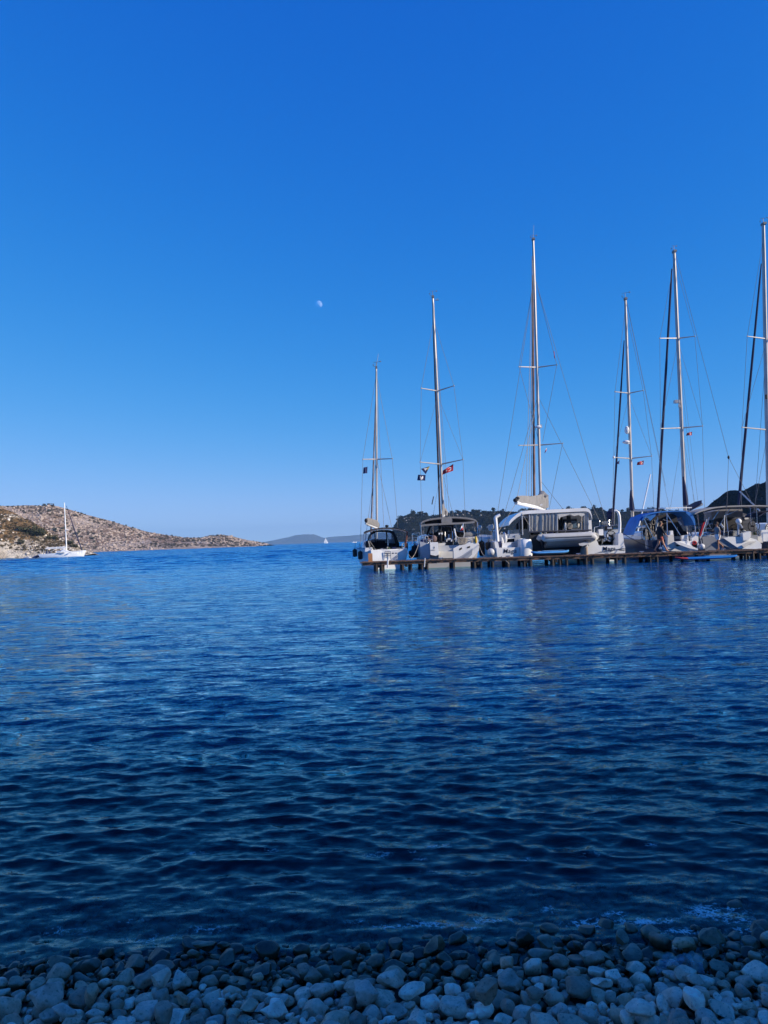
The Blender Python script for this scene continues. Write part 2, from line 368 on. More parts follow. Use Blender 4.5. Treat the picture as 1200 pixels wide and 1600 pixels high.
# ---- hills
def hill_mat(name, rock, soil, scrub, rs, scrub_amt, rock_amt, strata=1.0):
    m = bpy.data.materials.new(name); m.use_nodes = True
    n = m.node_tree.nodes; l = m.node_tree.links; p = n['Principled BSDF']; p.inputs['Roughness'].default_value = .9; p.inputs['Specular IOR Level'].default_value = .1
    tc = n.new('ShaderNodeTexCoord')
    def noise_(s, d=6, r=.6):
        z = n.new('ShaderNodeTexNoise'); z.inputs['Scale'].default_value = s; z.inputs['Detail'].default_value = d; z.inputs['Roughness'].default_value = r
        l.new(tc.outputs['Object'], z.inputs['Vector']); return z
    def ramp(src, a, b):
        r = n.new('ShaderNodeMapRange'); r.inputs[1].default_value = a; r.inputs[2].default_value = b; l.new(src, r.inputs[0]); return r
    def mix(f, a, b):
        x = n.new('ShaderNodeMix'); x.data_type = 'RGBA'; l.new(f, x.inputs[0])
        if isinstance(a, tuple): x.inputs[6].default_value = (*a, 1)
        else: l.new(a, x.inputs[6])
        if isinstance(b, tuple): x.inputs[7].default_value = (*b, 1)
        else: l.new(b, x.inputs[7])
        return x.outputs[2]
    c = mix(ramp(noise_(rs*.35).outputs[0], .4, .6).outputs[0], soil, tuple(s*.62 for s in soil))
    pn = n.new('ShaderNodeMath'); pn.operation = 'MULTIPLY'; pn.inputs[1].default_value = .75; l.new(ramp(noise_(rs*.13, 4).outputs[0], .44, .60).outputs[0], pn.inputs[0])
    rk = n.new('ShaderNodeAttribute'); rk.attribute_name = 'rock'
    ad = n.new('ShaderNodeMath'); ad.operation = 'ADD'; l.new(noise_(rs*1.3, 8, .7).outputs[0], ad.inputs[0]); l.new(rk.outputs['Fac'], ad.inputs[1])
    rcol = mix(ramp(noise_(rs*2.5, 8, .75).outputs[0], .36, .54).outputs[0], tuple(r*.5 for r in rock), rock)
    c = mix(ramp(ad.outputs[0], rock_amt, rock_amt + .07).outputs[0], c, rcol)
    sb = ramp(noise_(rs*1.9, 5, .6).outputs[0], scrub_amt, scrub_amt + .04)
    sub = n.new('ShaderNodeMath'); sub.operation = 'SUBTRACT'; sub.use_clamp = True; l.new(sb.outputs[0], sub.inputs[0]); l.new(rk.outputs['Fac'], sub.inputs[1])
    c = mix(sub.outputs[0], c, scrub)
    c = mix(pn.outputs[0], c, tuple((s*.5 + q*.5) for s, q in zip(soil, scrub)))
    l.new(c, p.inputs['Base Color'])
    b = n.new('ShaderNodeBump'); b.inputs['Strength'].default_value = .9; b.inputs['Distance'].default_value = 1.2/rs
    l.new(noise_(rs*2.2, 8, .7).outputs[0], b.inputs['Height']); l.new(b.outputs[0], p.inputs['Normal'])
    return m

HILLS = {}
def hill(name, ridge, Yr, Ysh, m, noise_amp, nscale, cliff=.0, nx=260, nr=70, back=1.0, Xr=None, label=None, prof=None, rockband=.12):
    """ridge: photo pixels of the skyline, standing at distance Yr; the shore lies at Ysh."""
    P = [W(px, py, Yr if not callable(Yr) else Yr(px)) for px, py in ridge]
    rx = np.array([p.x for p in P]); ry = np.array([p.y for p in P]); rz = np.array([p.z for p in P])
    xs = np.linspace(rx[0], rx[-1], nx); yr = np.interp(xs, rx, ry); zr = np.maximum(np.interp(xs, rx, rz), -.5)
    ysh = np.array([Ysh(x) if callable(Ysh) else Ysh for x in xs])
    s = np.linspace(0, 1, nr); sb = np.linspace(0, 1, 18)[1:]
    prof = prof or (lambda s: s**.85)
    rowsY = [ysh + (yr - ysh)*t for t in s] + [yr + (yr - ysh)*back*t for t in sb]
    g = prof(s); gz = [zr*q for q in g] + [zr*(1 - t**1.5) - t*2 for t in sb]
    Yg = np.array(rowsY); Zg = np.array(gz); Xg = np.repeat(xs[None, :], len(Yg), 0)
    env = np.concatenate([np.clip(np.sin(np.pi*np.minimum(s, .97)), 0, 1)**.6, np.full(len(sb), .5)])[:, None]
    nz = fbm(Xg/nscale, Yg/nscale, 6, gain=.55)
    hgt = np.clip(zr/ max(zr.max(), .1), .15, 1)[None, :]
    ridged = -np.abs(fbm(Xg/nscale*1.7+5, Yg/nscale*1.7, 5))*1.2
    Zg = Zg + env*hgt*noise_amp*(nz*1.3 + ridged)
    Yg = Yg + env*noise_amp*1.2*fbm(Xg/nscale*2.3, Zg/nscale*2.3 + 31, 4)
    Zg[0] = -2.5
    o = np_mesh(name, np.stack([Xg, Yg, Zg], -1).reshape(-1, 3), gridq(*Xg.shape), m)
    top = zr.max()
    attr(o, 'rock', np.clip(1 - np.maximum(Zg, 0)/(top*rockband) * (1 + .8*fbm(Xg/nscale*3, Yg/nscale*0+2, 3)), 0, 1)*.45 + (.25 if name != 'near_headland' else .55)*np.clip(fbm(Xg/nscale*.8 + 3, Zg/nscale*1.6, 4)*3.5 - (.0 if name != 'near_headland' else .25), 0, 1))
    tag(o, label, None, None, 'structure')
    HILLS[name] = (xs, Xg, Yg, Zg)
    return o
def hill_point(name, fx, fs):
    xs, Xg, Yg, Zg = HILLS[name]; i = int(fx*(Xg.shape[1]-1)); j = int(fs*69)
    return Vector((Xg[j, i], Yg[j, i], Zg[j, i]))

LROCK = (.86, .76, .63); LSOIL = (.23, .145, .075)
m_near = hill_mat('limestone headland', LROCK, (.36, .225, .11), (.060, .055, .032), .55, .57, .62)
m_mid = hill_mat('stony dry hillside', (.62, .50, .43), (.36, .235, .16), (.095, .075, .055), .24, .585, .52)
m_wood = hill_mat('wooded rocky hillside', (.34, .29, .25), (.024, .025, .022), (.008, .011, .010), .22, .46, .67)  # colours kept very dark to carry the shade on the hill
m_isle = hill_mat('far island slope', (.2, .19, .19), (.11, .105, .105), (.06, .062, .065), .03, .55, .6)

hill('near_headland', [(-420,755),(-200,772),(0,791.5),(12,796),(23,801),(34,806.5),(47,813.5),(65,823),(74,829),(82,836),(93,841),(105,845.5),(118,850),(128,855),(138,861.5),(148,865)],
     lambda px: 236 + (75 - px)*.04, lambda x: 216 - 4*math.sin(x*.2), m_near, 3.2, 9, nx=330, nr=70, label='pale limestone headland with brown scrub', prof=lambda s: np.interp(s, [0, .08, .25, .5, 1], [0, .20, .38, .62, 1]), rockband=.30)
hill('stony_hill', [(-300,776),(-100,785),(0,790.5),(40,790),(62,790),(82,789),(100,793.5),(113,797),(140,805),(170,813),(200,822),(230,831),(260,836),(290,840),(310,840.5),(330,837.5),(345,835.5),(360,837),(380,842.5),(400,846.5),(412,848.5),(420,850.3)],
     lambda px: 640 + (px)*.35, lambda x: 560 + (x + 330)*.55, m_mid, 5.5, 26, nx=360, nr=70, label='stony dry hill sloping down to a low spit', rockband=.17)
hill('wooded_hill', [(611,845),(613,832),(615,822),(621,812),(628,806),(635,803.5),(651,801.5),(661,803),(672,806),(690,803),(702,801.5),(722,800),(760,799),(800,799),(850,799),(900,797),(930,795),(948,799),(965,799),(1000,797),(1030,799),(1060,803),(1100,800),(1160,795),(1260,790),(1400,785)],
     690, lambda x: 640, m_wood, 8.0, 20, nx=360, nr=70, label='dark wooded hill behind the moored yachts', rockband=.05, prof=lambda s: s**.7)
hill('dark_headland', [(1078,806),(1090,797),(1105,792),(1110,789),(1116,783),(1128,773.5),(1134,768.5),(1142,766),(1150,766),(1158,767),(1164,766),(1172,761),(1180,757),(1188,756),(1196,753),(1230,742),(1300,715),(1420,690),(1500,700)],
     300, lambda x: 268, m_wood, 4.5, 14, nx=240, nr=70, label='steep dark headland on the right', rockband=.05, prof=lambda s: s**.6)
hill('far_island', [(405,848),(420,845.5),(435,842.5),(450,839.5),(462,836),(470,835),(490,834.6),(496,836.5),(503,839.5),(510,841.5),(520,842.8),(540,845.2)],
     6000, 5800, m_isle, 12, 160, nx=120, nr=24, label='flat topped island hazy blue on the horizon')
hill('long_island', [(430,848),(500,841.5),(515,839),(530,838),(545,837),(560,835.5),(580,833),(610,831),(650,829),(720,828),(800,830),(900,834)],
     6250, 6050, m_isle, 12, 190, nx=120, nr=24, label='long low island paler on the horizon')
# unseen hillside right of the beach, shaped to keep the shore in shade
xs = np.linspace(14, 150, 110); ys = np.linspace(-110, 27, 110); X, Y = np.meshgrid(xs, ys)
H = 25*np.clip((X - 16)/24, 0, 1)**1.0*np.clip((26 - Y)/14, 0, 1)**.75*np.clip((Y + 46)/26, 0, 1)*np.clip(1 - np.maximum(X-70, 0)/160, 0, 1)
Z = H + np.clip(H/8, 0, 1)*9*fbm(X/14, Y/14, 5) - .8
o = np_mesh('hillside', np.stack([X, Y, Z], -1).reshape(-1, 3), gridq(110, 110), m_wood); attr(o, 'rock', np.zeros(X.size)); tag(o, None, None, None, 'structure')

# unseen high ground added on the right to shade the dark headland
xs = np.linspace(165, 420, 80); ys = np.linspace(70, 345, 80); X, Y = np.meshgrid(xs, ys)
Z = 135*np.clip(1 - ((X - 285)/115)**2 - ((Y - 215)/120)**2, -.1, 1) ; Z = Z + np.clip(Z/20, 0, 1)*16*fbm(X/40, Y/40, 5)
o = np_mesh('unseen_shade_hill', np.stack([X, Y, Z], -1).reshape(-1, 3), gridq(80, 80), m_wood); attr(o, 'rock', np.zeros(X.size)); tag(o, None, None, None, 'structure')

# ================================================================= JETTY
JY0, JZ = 42.9, .50          # front edge and deck height
def jy(x): return 43.3 - (x + 1) * .052
jx0, jx1 = W(566, 879, 43.5).x, W(1330, 850, 42).x
jetty = thing('wooden_jetty', (10, 43, 0), 'long weathered wooden jetty with planked deck on dark posts', 'jetty')
WID = 1.9; plank_me = None; x = jx0; k = 0
while x < jx1:
    w = .172
    if plank_me is None:
        b = MB(); b.box((0, 0, 0), (w - .018, WID, .042)); pl = b.build('plank', WOODP, None); plank_me = pl.data; pl.parent = jetty
    else:
        pl = bpy.data.objects.new('plank', plank_me); COL.objects.link(pl); pl.parent = jetty
    pl.location = Vector((x, jy(x) + WID/2 + random.uniform(-.05, .05), JZ + random.uniform(-.012, .006))) - jetty.location
    pl.rotation_euler = (random.uniform(-.006, .006), random.uniform(-.03, .03), rad(-3) + random.uniform(-.012, .012))
    x += w; k += 1
def P3(x, dy, z): return Vector((x, jy(x) + dy, z))
for dy in (.06, WID - .1):
    xx = jx0
    while xx < jx1:
        x2 = min(xx + 4.2, jx1); b = MB(); z1 = JZ - .085 + random.uniform(-.015, .015)
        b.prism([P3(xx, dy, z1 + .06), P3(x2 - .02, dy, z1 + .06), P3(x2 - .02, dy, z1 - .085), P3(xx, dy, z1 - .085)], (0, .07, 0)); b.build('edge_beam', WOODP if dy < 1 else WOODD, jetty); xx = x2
for px in (586, 596, 628, 642, 658, 668, 708, 742, 752, 769, 793, 818, 828, 862, 874, 885, 914, 924, 960, 972, 1012, 1022, 1060, 1100, 1156, 1168, 1178, 1192, 1235, 1290):
    for dy in (.16, WID - .22):
        p0 = W(px + random.uniform(-1, 1), 870, 43); x = p0.x; r = random.uniform(.075, .125); b = MB()
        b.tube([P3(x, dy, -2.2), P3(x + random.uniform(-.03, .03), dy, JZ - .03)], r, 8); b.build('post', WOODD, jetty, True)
for px in (592, 635, 664, 748, 823, 868, 919, 966, 1017, 1162, 1185):
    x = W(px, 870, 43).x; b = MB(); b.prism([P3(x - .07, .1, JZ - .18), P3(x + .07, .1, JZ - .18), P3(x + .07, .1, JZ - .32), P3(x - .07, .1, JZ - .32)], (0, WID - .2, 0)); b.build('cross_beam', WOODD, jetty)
# cleats and bollards on the deck edge
for px in (618, 690, 795, 905, 1003, 1078, 1128):
    x = W(px, 868, 43).x; b = MB(); b.tube([P3(x, .5, JZ), P3(x, .5, JZ + .09)], .04, 6); b.tube([P3(x - .12, .5, JZ + .09), P3(x + .12, .5, JZ + .1)], .03, 6); b.build('cleat', STEEL, jetty, True)
b = MB(); b.box((W(578.5, 868, 43.6).x, jy(-.5) + .5, JZ + .24), (.24, .07, .50), .1); tag(b.build('wooden_board', WOODL), 'orange brown board standing upright on the end of the jetty', 'board')

# ================================================================= BOATS
def hull_mesh(mb, c, L, bs, bm, zs, zb, yaw=0.0, rake=.0, stripe=None, tm=.42, n=26, m=12, p=.42, dr=.45, stern_z0=None):
    """lofted hull: stern centre c (x, y), length L, stern beam bs, widest bm, sheer zs aft and zb forward"""
    cy, sy = math.cos(yaw), math.sin(yaw); rings = []
    for i in range(n):
        t = (i/(n-1))**1.15
        b = np.interp(t, [0, .2, tm, .62, .8, .92, 1], [bs/2, (bs*.35+bm*.65)/2, bm/2, bm*.465, bm*.30, bm*.14, .03])
        z = zs + (zb - zs)*t**1.4; d = dr*(1 - t**6) * (1 if t > .08 else .7 + t*3.7)
        R = []
        for k in range(m):
            q = math.pi*k/(m-1); e = abs(math.cos(q))**p * (1 if math.cos(q) > 0 else -1)
            zz = z - (z + d)*math.sin(q); flare = 1 - .10*t*(math.sin(q))
            lx = b*e*flare; ly = t*L + rake*(z - zz)*-(1 - t)**6 + .35*t**8*(zz)
            R.append(Vector((c[0] + lx*cy + ly*sy, c[1] - lx*sy + ly*cy, zz)))
        rings.append(R)
    nr = len(rings); V = [q for r in rings for q in r]; fs = []; deck = []
    for i in range(nr-1):
        for k in range(m-1): fs.append([i*m+k, i*m+k+1, (i+1)*m+k+1, (i+1)*m+k])
        deck.append([i*m, (i+1)*m, (i+1)*m+m-1, i*m+m-1])
    fs.append(list(range(m)))
    mb.cur = 0; mb.add(V, fs)
    if stripe is not None:
        pass
    mb.cur = 1; mb.add([v + Vector((0, 0, -.04)) for v in V], deck); mb.cur = 0
    return rings

def px_poly(pts, Y, d, name, m, parent, smooth=False, **k):
    b = MB(); b.prism([W(x, y, Y) for x, y in pts], (0, d, 0)); return b.build(name, m, parent, smooth)
def px_tube(pts, r, name, m, parent, n=6):
    b = MB(); b.tube([W(*p) for p in pts], r, n); return b.build(name, m, parent, True)
def px_tubes(lines, r, name, m, parent, n=5):
    b = MB()
    for pts in lines: b.tube([W(*p) for p in pts], r, n)
    return b.build(name, m, parent, True)
def wire(parent, a, b_, r=.011, m=None, name='shroud', sag=0):
    b = MB(); b.tube([W(*a), W(*b_)], r, 4); return b.build(name, m or WIRE, parent, True)
def mast(parent, base, top, Y, r, vane=True, antenna=None, mats=ALU):
    A, B = W(*base, Y), W(*top, Y); b = MB()
    # oval section, deeper fore and aft
    rings = []
    for t, q in ((0, 1), (.6, 1), (.9, .92), (1, .78)):
        c = A.lerp(B, t); rings.append([c + Vector((r*q*math.cos(a), r*1.45*q*math.sin(a), 0)) for a in [2*math.pi*k/12 for k in range(12)]])
    b.loft(rings); o = b.build('mast', mats, parent, True)
    if vane:
        b = MB(); u = (B - A).normalized(); q = random.uniform(.45, .8); hh = random.uniform(.28, .42); a_ = random.uniform(-.5, .5); w_ = Vector((math.cos(a_), math.sin(a_), .06))
        b.tube([B, B + u*hh], .016, 5); b.tube([B + u*hh - w_*.30*q, B + u*hh + w_*.42*q], .011, 4)
        b.ell(B + u*hh + w_*.42*q, (.045, .02, .05), 6, 4); b.ell(B + u*(hh*.55) - w_*.2, (.045, .04, .04), 6, 4); b.tube([B + u*.05, B + u*.12 - w_*.22], .012, 4); b.box(B + Vector((0, -.05, -.02)), (r*1.8, r*3.4, .14)); b.build('wind_vane', WIRE, parent)
    if antenna:
        b = MB(); b.tube([B, W(*antenna, Y)], .017, 4); b.build('antenna', STEEL, parent)
    return o
def furled(parent, base, top, r, m=GENOA, r2=.05, dark=None):
    A, B = W(*base), W(*top); b = MB(); N = 14; P = [A.lerp(B, k/N) for k in range(N+1)]
    R = [r*.55] + [r*(1 - .0*k) + (r2 - r)*(k/N) + random.uniform(-.006, .006) for k in range(1, N)] + [r2*.6]
    b.tube(P, R, 8); o = b.build('furled_genoa', m, parent, True)
    b = MB(); b.tube([A + (A - B).normalized()*.35, A], [.10, .10], 8); b.build('furling_drum', RUB, parent, True)
    return o
def spreader(parent, root, tip, r=.035):
    b = MB(); b.tube([W(*root), W(*tip)], [r*1.3, r*.7], 6); b.ell(W(*tip), (.05, .05, .05), 6, 4); return b.build('spreader', ALU, parent, True)
def rail(parent, pts, stan=(), r=.017, name='stern_rail'):
    b = MB(); b.tube([W(*p) for p in pts], r, 5)
    for a, c in stan: b.tube([W(*a), W(*c)], r, 5)
    return b.build(name, STEEL, parent, True)
def radome(parent, px, py, Y, rx, rz, bracket=None):
    b = MB(); b.ell(W(px, py, Y), (rx, rx, rz), 12, 8)
    if bracket: b.tube([W(px, py, Y) + Vector((0, 0, -rz)), W(*bracket, Y) ], .035, 5)
    return b.build('radome', GEL, parent, True)
def ringpart(parent, px, py, Y, rpx, r, name='steering_wheel', m=None, sx=1.0):
    b = MB(); c = W(px, py, Y); R = rpx*Y/F; b.ring(c, R, r, 'Y', 24, 5, sx)
    if name == 'steering_wheel':
        for a in (0, 2.09, 4.19): b.tube([c, c + Vector((R*math.cos(a+.5)*sx, 0, R*math.sin(a+.5)))], r*.7, 4)
        b.tube([c, c + Vector((0, .35, 0))], .05, 6)
    return b.build(name, m or RUB, parent, True)
def sailcover(parent, rings_px, m, boom=None, name='sail_cover', lump=.12):
    """rings: (px, py, Y, half width m, half height m)"""
    rings = []
    for j, (px, py, Y, w, h) in enumerate(rings_px):
        c = W(px, py, Y); R = []
        for k in range(14):
            a = 2*math.pi*k/14; q = 1 + random.uniform(-lump, lump)
            R.append(c + Vector((w*math.cos(a)*q*.35, w*math.cos(a)*q, h*math.sin(a)*q*(1 if math.sin(a) > 0 else .9))))
        rings.append(R)
    b = MB(); b.loft(rings); o = b.build(name, m, parent, True)
    if boom:
        b = MB(); b.tube([W(*boom[0]), W(*boom[1])], boom[2], 8); b.build('boom', GEL if len(boom) < 4 else boom[3], parent, True)
    return o
def arc_px(pts, n=16):
    """smooth polyline through photo pixels"""
    xs = [p[0] for p in pts]; P = []
    N = len(pts)
    for i in range(N-1):
        p0 = pts[max(i-1,0)]; p1 = pts[i]; p2 = pts[i+1]; p3 = pts[min(i+2,N-1)]
        for k in range(4):
            t = k/4; P.append(tuple(.5*((2*p1[a]) + (-p0[a]+p2[a])*t + (2*p0[a]-5*p1[a]+4*p2[a]-p3[a])*t*t + (-p0[a]+3*p1[a]-3*p2[a]+p3[a])*t**3) for a in (0,1)))
    return P + [pts[-1]]
def canopy(parent, pts, Y, depth, th, m, name='bimini', drop=0.0):
    b = MB(); b.sheet([W(x, y, Y) for x, y in arc_px(pts)], (0, depth, -drop), th); return b.build(name, m, parent, True)
def text_part(s, px, py, Y, size, m, parent, name='lettering', italic=.0):
    cu = bpy.data.curves.new(name, 'FONT'); cu.body = s; cu.size = size; cu.extrude = .004; cu.align_x = 'CENTER'; cu.align_y = 'CENTER'; cu.shear = italic; cu.space_character = 1.1; cu.offset = size*.002
    o = bpy.data.objects.new(name, cu); COL.objects.link(o)
    bpy.context.view_layer.update(); dg = bpy.context.evaluated_depsgraph_get()
    me = bpy.data.meshes.new_from_object(o.evaluated_get(dg)); bpy.data.objects.remove(o); me.materials.clear(); me.materials.append(m)
    o = bpy.data.objects.new(name, me); COL.objects.link(o); o.parent = parent
    o.location = W(px, py, Y) - parent.location; o.rotation_euler = (rad(90), 0, 0); return o
def fender(px, py, Y, rpx, hpx, m, label, name='fender', ball=False):
    b = MB(); c = W(px, py, Y); r = rpx*Y/F; h = hpx*Y/F
    if ball: b.ell(c, (r, r, h), 14, 10)
    else:
        prof = [(0, -1), (.6, -.96), (.95, -.8), (1, -.5), (1, .5), (.95, .8), (.6, .94), (.22, 1.02), (.18, 1.12)]
        b.loft([[c + Vector((r*q*math.cos(a), r*q*math.sin(a), h*z)) for a in [2*math.pi*k/12 for k in range(12)]] for q, z in [(max(q, .02), z) for q, z in prof]])
    b.tube([c + Vector((0, 0, h)), c + Vector((random.uniform(-.05, .05), .12, h + .45))], .012, 4)
    return tag(b.build(name, m, None, True), label, 'fender', 'fenders hung round the moored yachts')
def line3(a, b_, label, sag=.15, r=.016, m=None, name='mooring_line'):
    A, B = W(*a), W(*b_); b = MB(); b.tube([A.lerp(B, t) + Vector((0, 0, -sag*4*t*(1-t))) for t in np.linspace(0, 1, 9)], r, 5)
    return tag(b.build(name, m or ROPE, None, True), label, 'rope', 'mooring lines from the yachts to the jetty')
def flag(corners, Y, label, kind, name='flag', wave=.05, halyard=None):
    """corners: hoist top, hoist bottom, fly bottom, fly top in photo pixels"""
    A, B, C, D = [W(x, y, Y) for x, y in corners]; base = A; t = thing(name, base, label, 'flag', 'flags and pennants on the yachts')
    nx, ny = 9, 6
    def pt(u, v, off=0.0):
        p = A.lerp(D, u).lerp(B.lerp(C, u), v); return p + Vector((0, wave*math.sin(u*7 + v*1.5)*(.3 + u) + off, 0))
    def strip(u0, u1, v0, v1, m, nm, off=0.0):
        b = MB(); V = [pt(u0 + (u1-u0)*i/(nx-1), v0 + (v1-v0)*j/(ny-1), off) for j in range(ny) for i in range(nx)]
        V += [p + Vector((0, .006, 0)) for p in V]; q = nx*ny
        fs = [[j*nx+i, j*nx+i+1, (j+1)*nx+i+1, (j+1)*nx+i] for j in range(ny-1) for i in range(nx-1)]; fs += [[k + q for k in f[::-1]] for f in fs]
        b.add(V, fs); return b.build(nm, m, t, True)
    def shape(poly, m, nm):
        for off in (-.012, .016):
            b = MB(); b.add([pt(u, v, off) for u, v in poly], [list(range(len(poly)))]); b.build(nm, m, t)
    if kind == 'turkish':
        strip(0, 1, 0, 1, REDC, 'cloth')
        cres = [(.36 + .20*math.cos(a), .5 + .30*math.sin(a)) for a in np.linspace(.55, 2*math.pi - .55, 18)] + [(.41 + .155*math.cos(a), .5 + .235*math.sin(a)) for a in np.linspace(2*math.pi - .75, .75, 18)]
        b = MB()
        for off in (-.012, .016):
            P = [pt(u, v, off) for u, v in cres]; b.add(P, [[i, i+1, 34-i, 35-i] for i in range(17)])
        b.build('crescent', WHC, t)
        star = [(.64 + .10*(1 if k % 2 == 0 else .42)*math.cos(math.pi + k*math.pi/5), .5 + .15*(1 if k % 2 == 0 else .42)*math.sin(math.pi + k*math.pi/5)) for k in range(10)]
        b = MB()
        for off in (-.012, .016):
            P = [pt(.64, .5, off)] + [pt(u, v, off) for u, v in star]; b.add(P, [[0, 1+i, 1+(i+1) % 10] for i in range(10)])
        b.build('star', WHC, t)
    elif kind == 'navy': strip(0, 1, 0, 1, NAVYC, 'cloth')
    elif kind == 'whitered': strip(0, 1, 0, .5, WHC, 'upper_half'); strip(0, 1, .5, 1, REDC, 'lower_half')
    elif kind == 'red': strip(0, 1, 0, 1, REDC, 'cloth')
    elif kind == 'emblem':
        strip(0, 1, 0, 1, NAVYC, 'cloth'); shape([(.3, .22), (.72, .22), (.74, .5), (.62, .84), (.5, .9), (.38, .8), (.28, .5)], WHC, 'emblem')
    elif kind == 'pennant':
        b = MB(); P = [A, B, C]; b.prism(P, (0, .008, 0)); b.build('cloth', NAVYC, t)
        b = MB(); b.prism([A.lerp(C, .02) + Vector((0, -.01, 0)), A.lerp(B, .42) + Vector((0, -.01, 0)), A.lerp(C, .6).lerp(B, .25) + Vector((0, -.01, 0))], (0, .004, 0)); b.build('stripe', YELC, t)
        b = MB(); g = (A + B + C)/3 + Vector((0, -.014, 0)); b.prism([g + Vector((-.12, 0, .10)), g + Vector((.13, 0, .12)), g + Vector((.0, 0, -.08))], (0, .003, 0)); b.build('emblem', WHC, t)
    return t

# ---- yacht 1: small, black bimini -----------------------------------------------------------
Y1 = 46.0; X1 = W(608, 866, Y1).x
b1 = thing('sailing_yacht', (X1, Y1, 0), 'small white sailing yacht with black bimini at the outer end of the jetty', 'sailboat', 'yachts moored stern to the jetty')
mb = MB(); hull_mesh(mb, (X1, Y1), 9.6, 2.15, 3.15, 1.16, 1.35, rad(-7), rake=.12, p=.5, dr=.35); mb.build('hull', [GEL, GREYD], b1, True)
# raised transom panel with the boarding ladder and the illegible name
b = MB(); b.prism([W(x, y, Y1 - .06) for x, y in ((583,860.5),(590,858.6),(603,858),(611,860),(625,858.2),(631,858.6),(633.5,864),(632,873),(628,877),(592,877),(584,874))], (0, .12, 0)); b.build('transom', GEL, b1)
px_tubes([[(601.2,862,Y1-.14),(601.2,874,Y1-.16)],[(610.5,862,Y1-.14),(610.5,874,Y1-.16)],[(601.2,862,Y1-.14),(610.5,862,Y1-.14)],[(601.2,868.2,Y1-.15),(610.5,868.2,Y1-.15)],[(601.2,865.2,Y1-.15),(610.5,865.2,Y1-.15)]], .022, 'boarding_ladder', STEEL, b1)
b = MB()
for x, w in ((603.2,1.0),(605,1.3),(607,1.0),(608.6,.8),(613.5,1.6),(615.2,1.0),(618.6,1.6),(620,1)): b.box(W(x, 864.6 - (x-605)*.03, Y1 - .07), (w*.03, .01, .05 + random.uniform(-.01, .02)))
b.build('lettering', NAVYHULL, b1)
b = MB(); b.prism([W(x, y, Y1 - .064) for x, y in ((594.5,868.5),(597,865),(597.4,868.3))], (0, -.006, 0)); b.prism([W(x, y, Y1 - .064) for x, y in ((593.5,869.4),(598.6,869),(596,870.2))], (0, -.006, 0)); b.build('emblem', NAVYHULL, b1)
px_poly([(614,872.5),(622,865.2),(621.6,872.8)], Y1 - .064, -.006, 'transom_patch', SCREEN, b1)  # flat blue-grey patch on the transom face
# coamings, cockpit well, cabin
b = MB(); b.prism([W(x, y, Y1 + .1) for x, y in ((570,862),(571,856),(580,855.5),(583,861))], (.1, 4.2, .05)); b.prism([W(x, y, Y1 + .1) for x, y in ((626,859),(630,855.5),(636,856),(637,862))], (-.15, 4.2, .05)); b.build('coaming', GEL, b1)
b = MB(); b.prism([W(x, y, Y1 + 3.0) for x, y in ((575,857),(577,845),(582,842.5),(616,842.5),(622,846),(626,857))], (-.5, 3.6, .0)); b.build('cabin', GEL, b1)
b = MB(); b.prism([W(x, y, Y1 + 2.96) for x, y in ((588,857),(588,844.5),(602,844.5),(602,857))], (0, .1, 0)); b.build('companionway', INT, b1)
# sprayhood with three panes
sp = MB(); sp.sheet([W(x, y, Y1 + 2.1) for x, y in arc_px([(577,857),(577.5,843),(579,835.5),(584,830.4),(593,828.2),(603,827.8),(612,829),(617,833),(620,842),(624,857)])], (-.15, 1.0, -.06), .05); spr = sp.build('sprayhood', CBLACK, b1, True)
fr = MB()
for poly in (((577,857),(577,846.5),(624,849.5),(624.5,857)), ((577,848),(578.5,836),(582,831),(587,829),(617,833),(611,829.5),(600,828),(586,829),(578,834)), ((585,832),(586.5,831),(587.5,848),(585.5,848)), ((603,829.5),(605,829.5),(606,849),(603.6,849)), ((614,831),(617,833.5),(624,850),(620,850))):
    if len(poly) == 9: continue
    fr.prism([W(x, y, Y1 + 2.95) for x, y in poly], (0, .05, 0))
fr.prism([W(x, y, Y1 + 2.95) for x, y in ((578,833),(583,829.5),(600,828),(613,829.6),(617,834),(604,831.6),(588,831.6),(580,836))], (0, .05, 0))
fr.build('window_frame', CBLACK, spr)
for poly in (((578.6,836),(585,832.2),(585.6,847),(577.6,846.4)), ((588,832),(603,832),(603.6,847),(588.4,846.6)), ((605.6,832),(614,833.4),(619.4,849),(606.6,848.6))):
    b = MB(); b.prism([W(x, y, Y1 + 2.97) for x, y in poly], (0, .012, 0)); b.build('pane', PANE, spr)
bi = canopy(b1, [(568,832),(571,829.8),(577,828),(585,826),(596,824.4),(607,824),(618,825),(628,827),(637,830.4)], Y1 + .35, 1.9, .045, CBLACK)
b = MB()
for dy in (.35, 1.25, 2.2):
    P = arc_px([(568.6,832.4),(577,828.6),(590,825.4),(606,824.6),(620,825.8),(630,828),(636.6,831)]); b.tube([W(x, y, Y1 + .35) + Vector((0, dy - .35, -.06)) for x, y in P], .02, 5)
b.tube([W(568.4, 832, Y1 + .35), W(568.8, 858, Y1 + .5)], .02, 5); b.tube([W(572.5, 830, Y1 + 1.2), W(570, 857, Y1 + .7)], .018, 5); b.tube([W(631.5, 829.5, Y1 + 1.4), W(633, 857, Y1 + .6)], .018, 5)
b.build('bimini_frame', STEEL, b1, True)
b = MB(); b.tube([W(636.6, 830.6, Y1 + .35), W(634.4, 845, Y1 + .4), W(632.6, 858, Y1 + .4)], .05, 6); b.build('rolled_curtain', mat('brown canvas', (.16, .06, .05), .8), b1, True)
rail(b1, [(568.5,857,Y1+.9),(569.5,847,Y1+.6),(576,846,Y1+.1),(578,858,Y1+.1)], [((572.5,857.5,Y1+.5),(572.5,846.5,Y1+.4))])
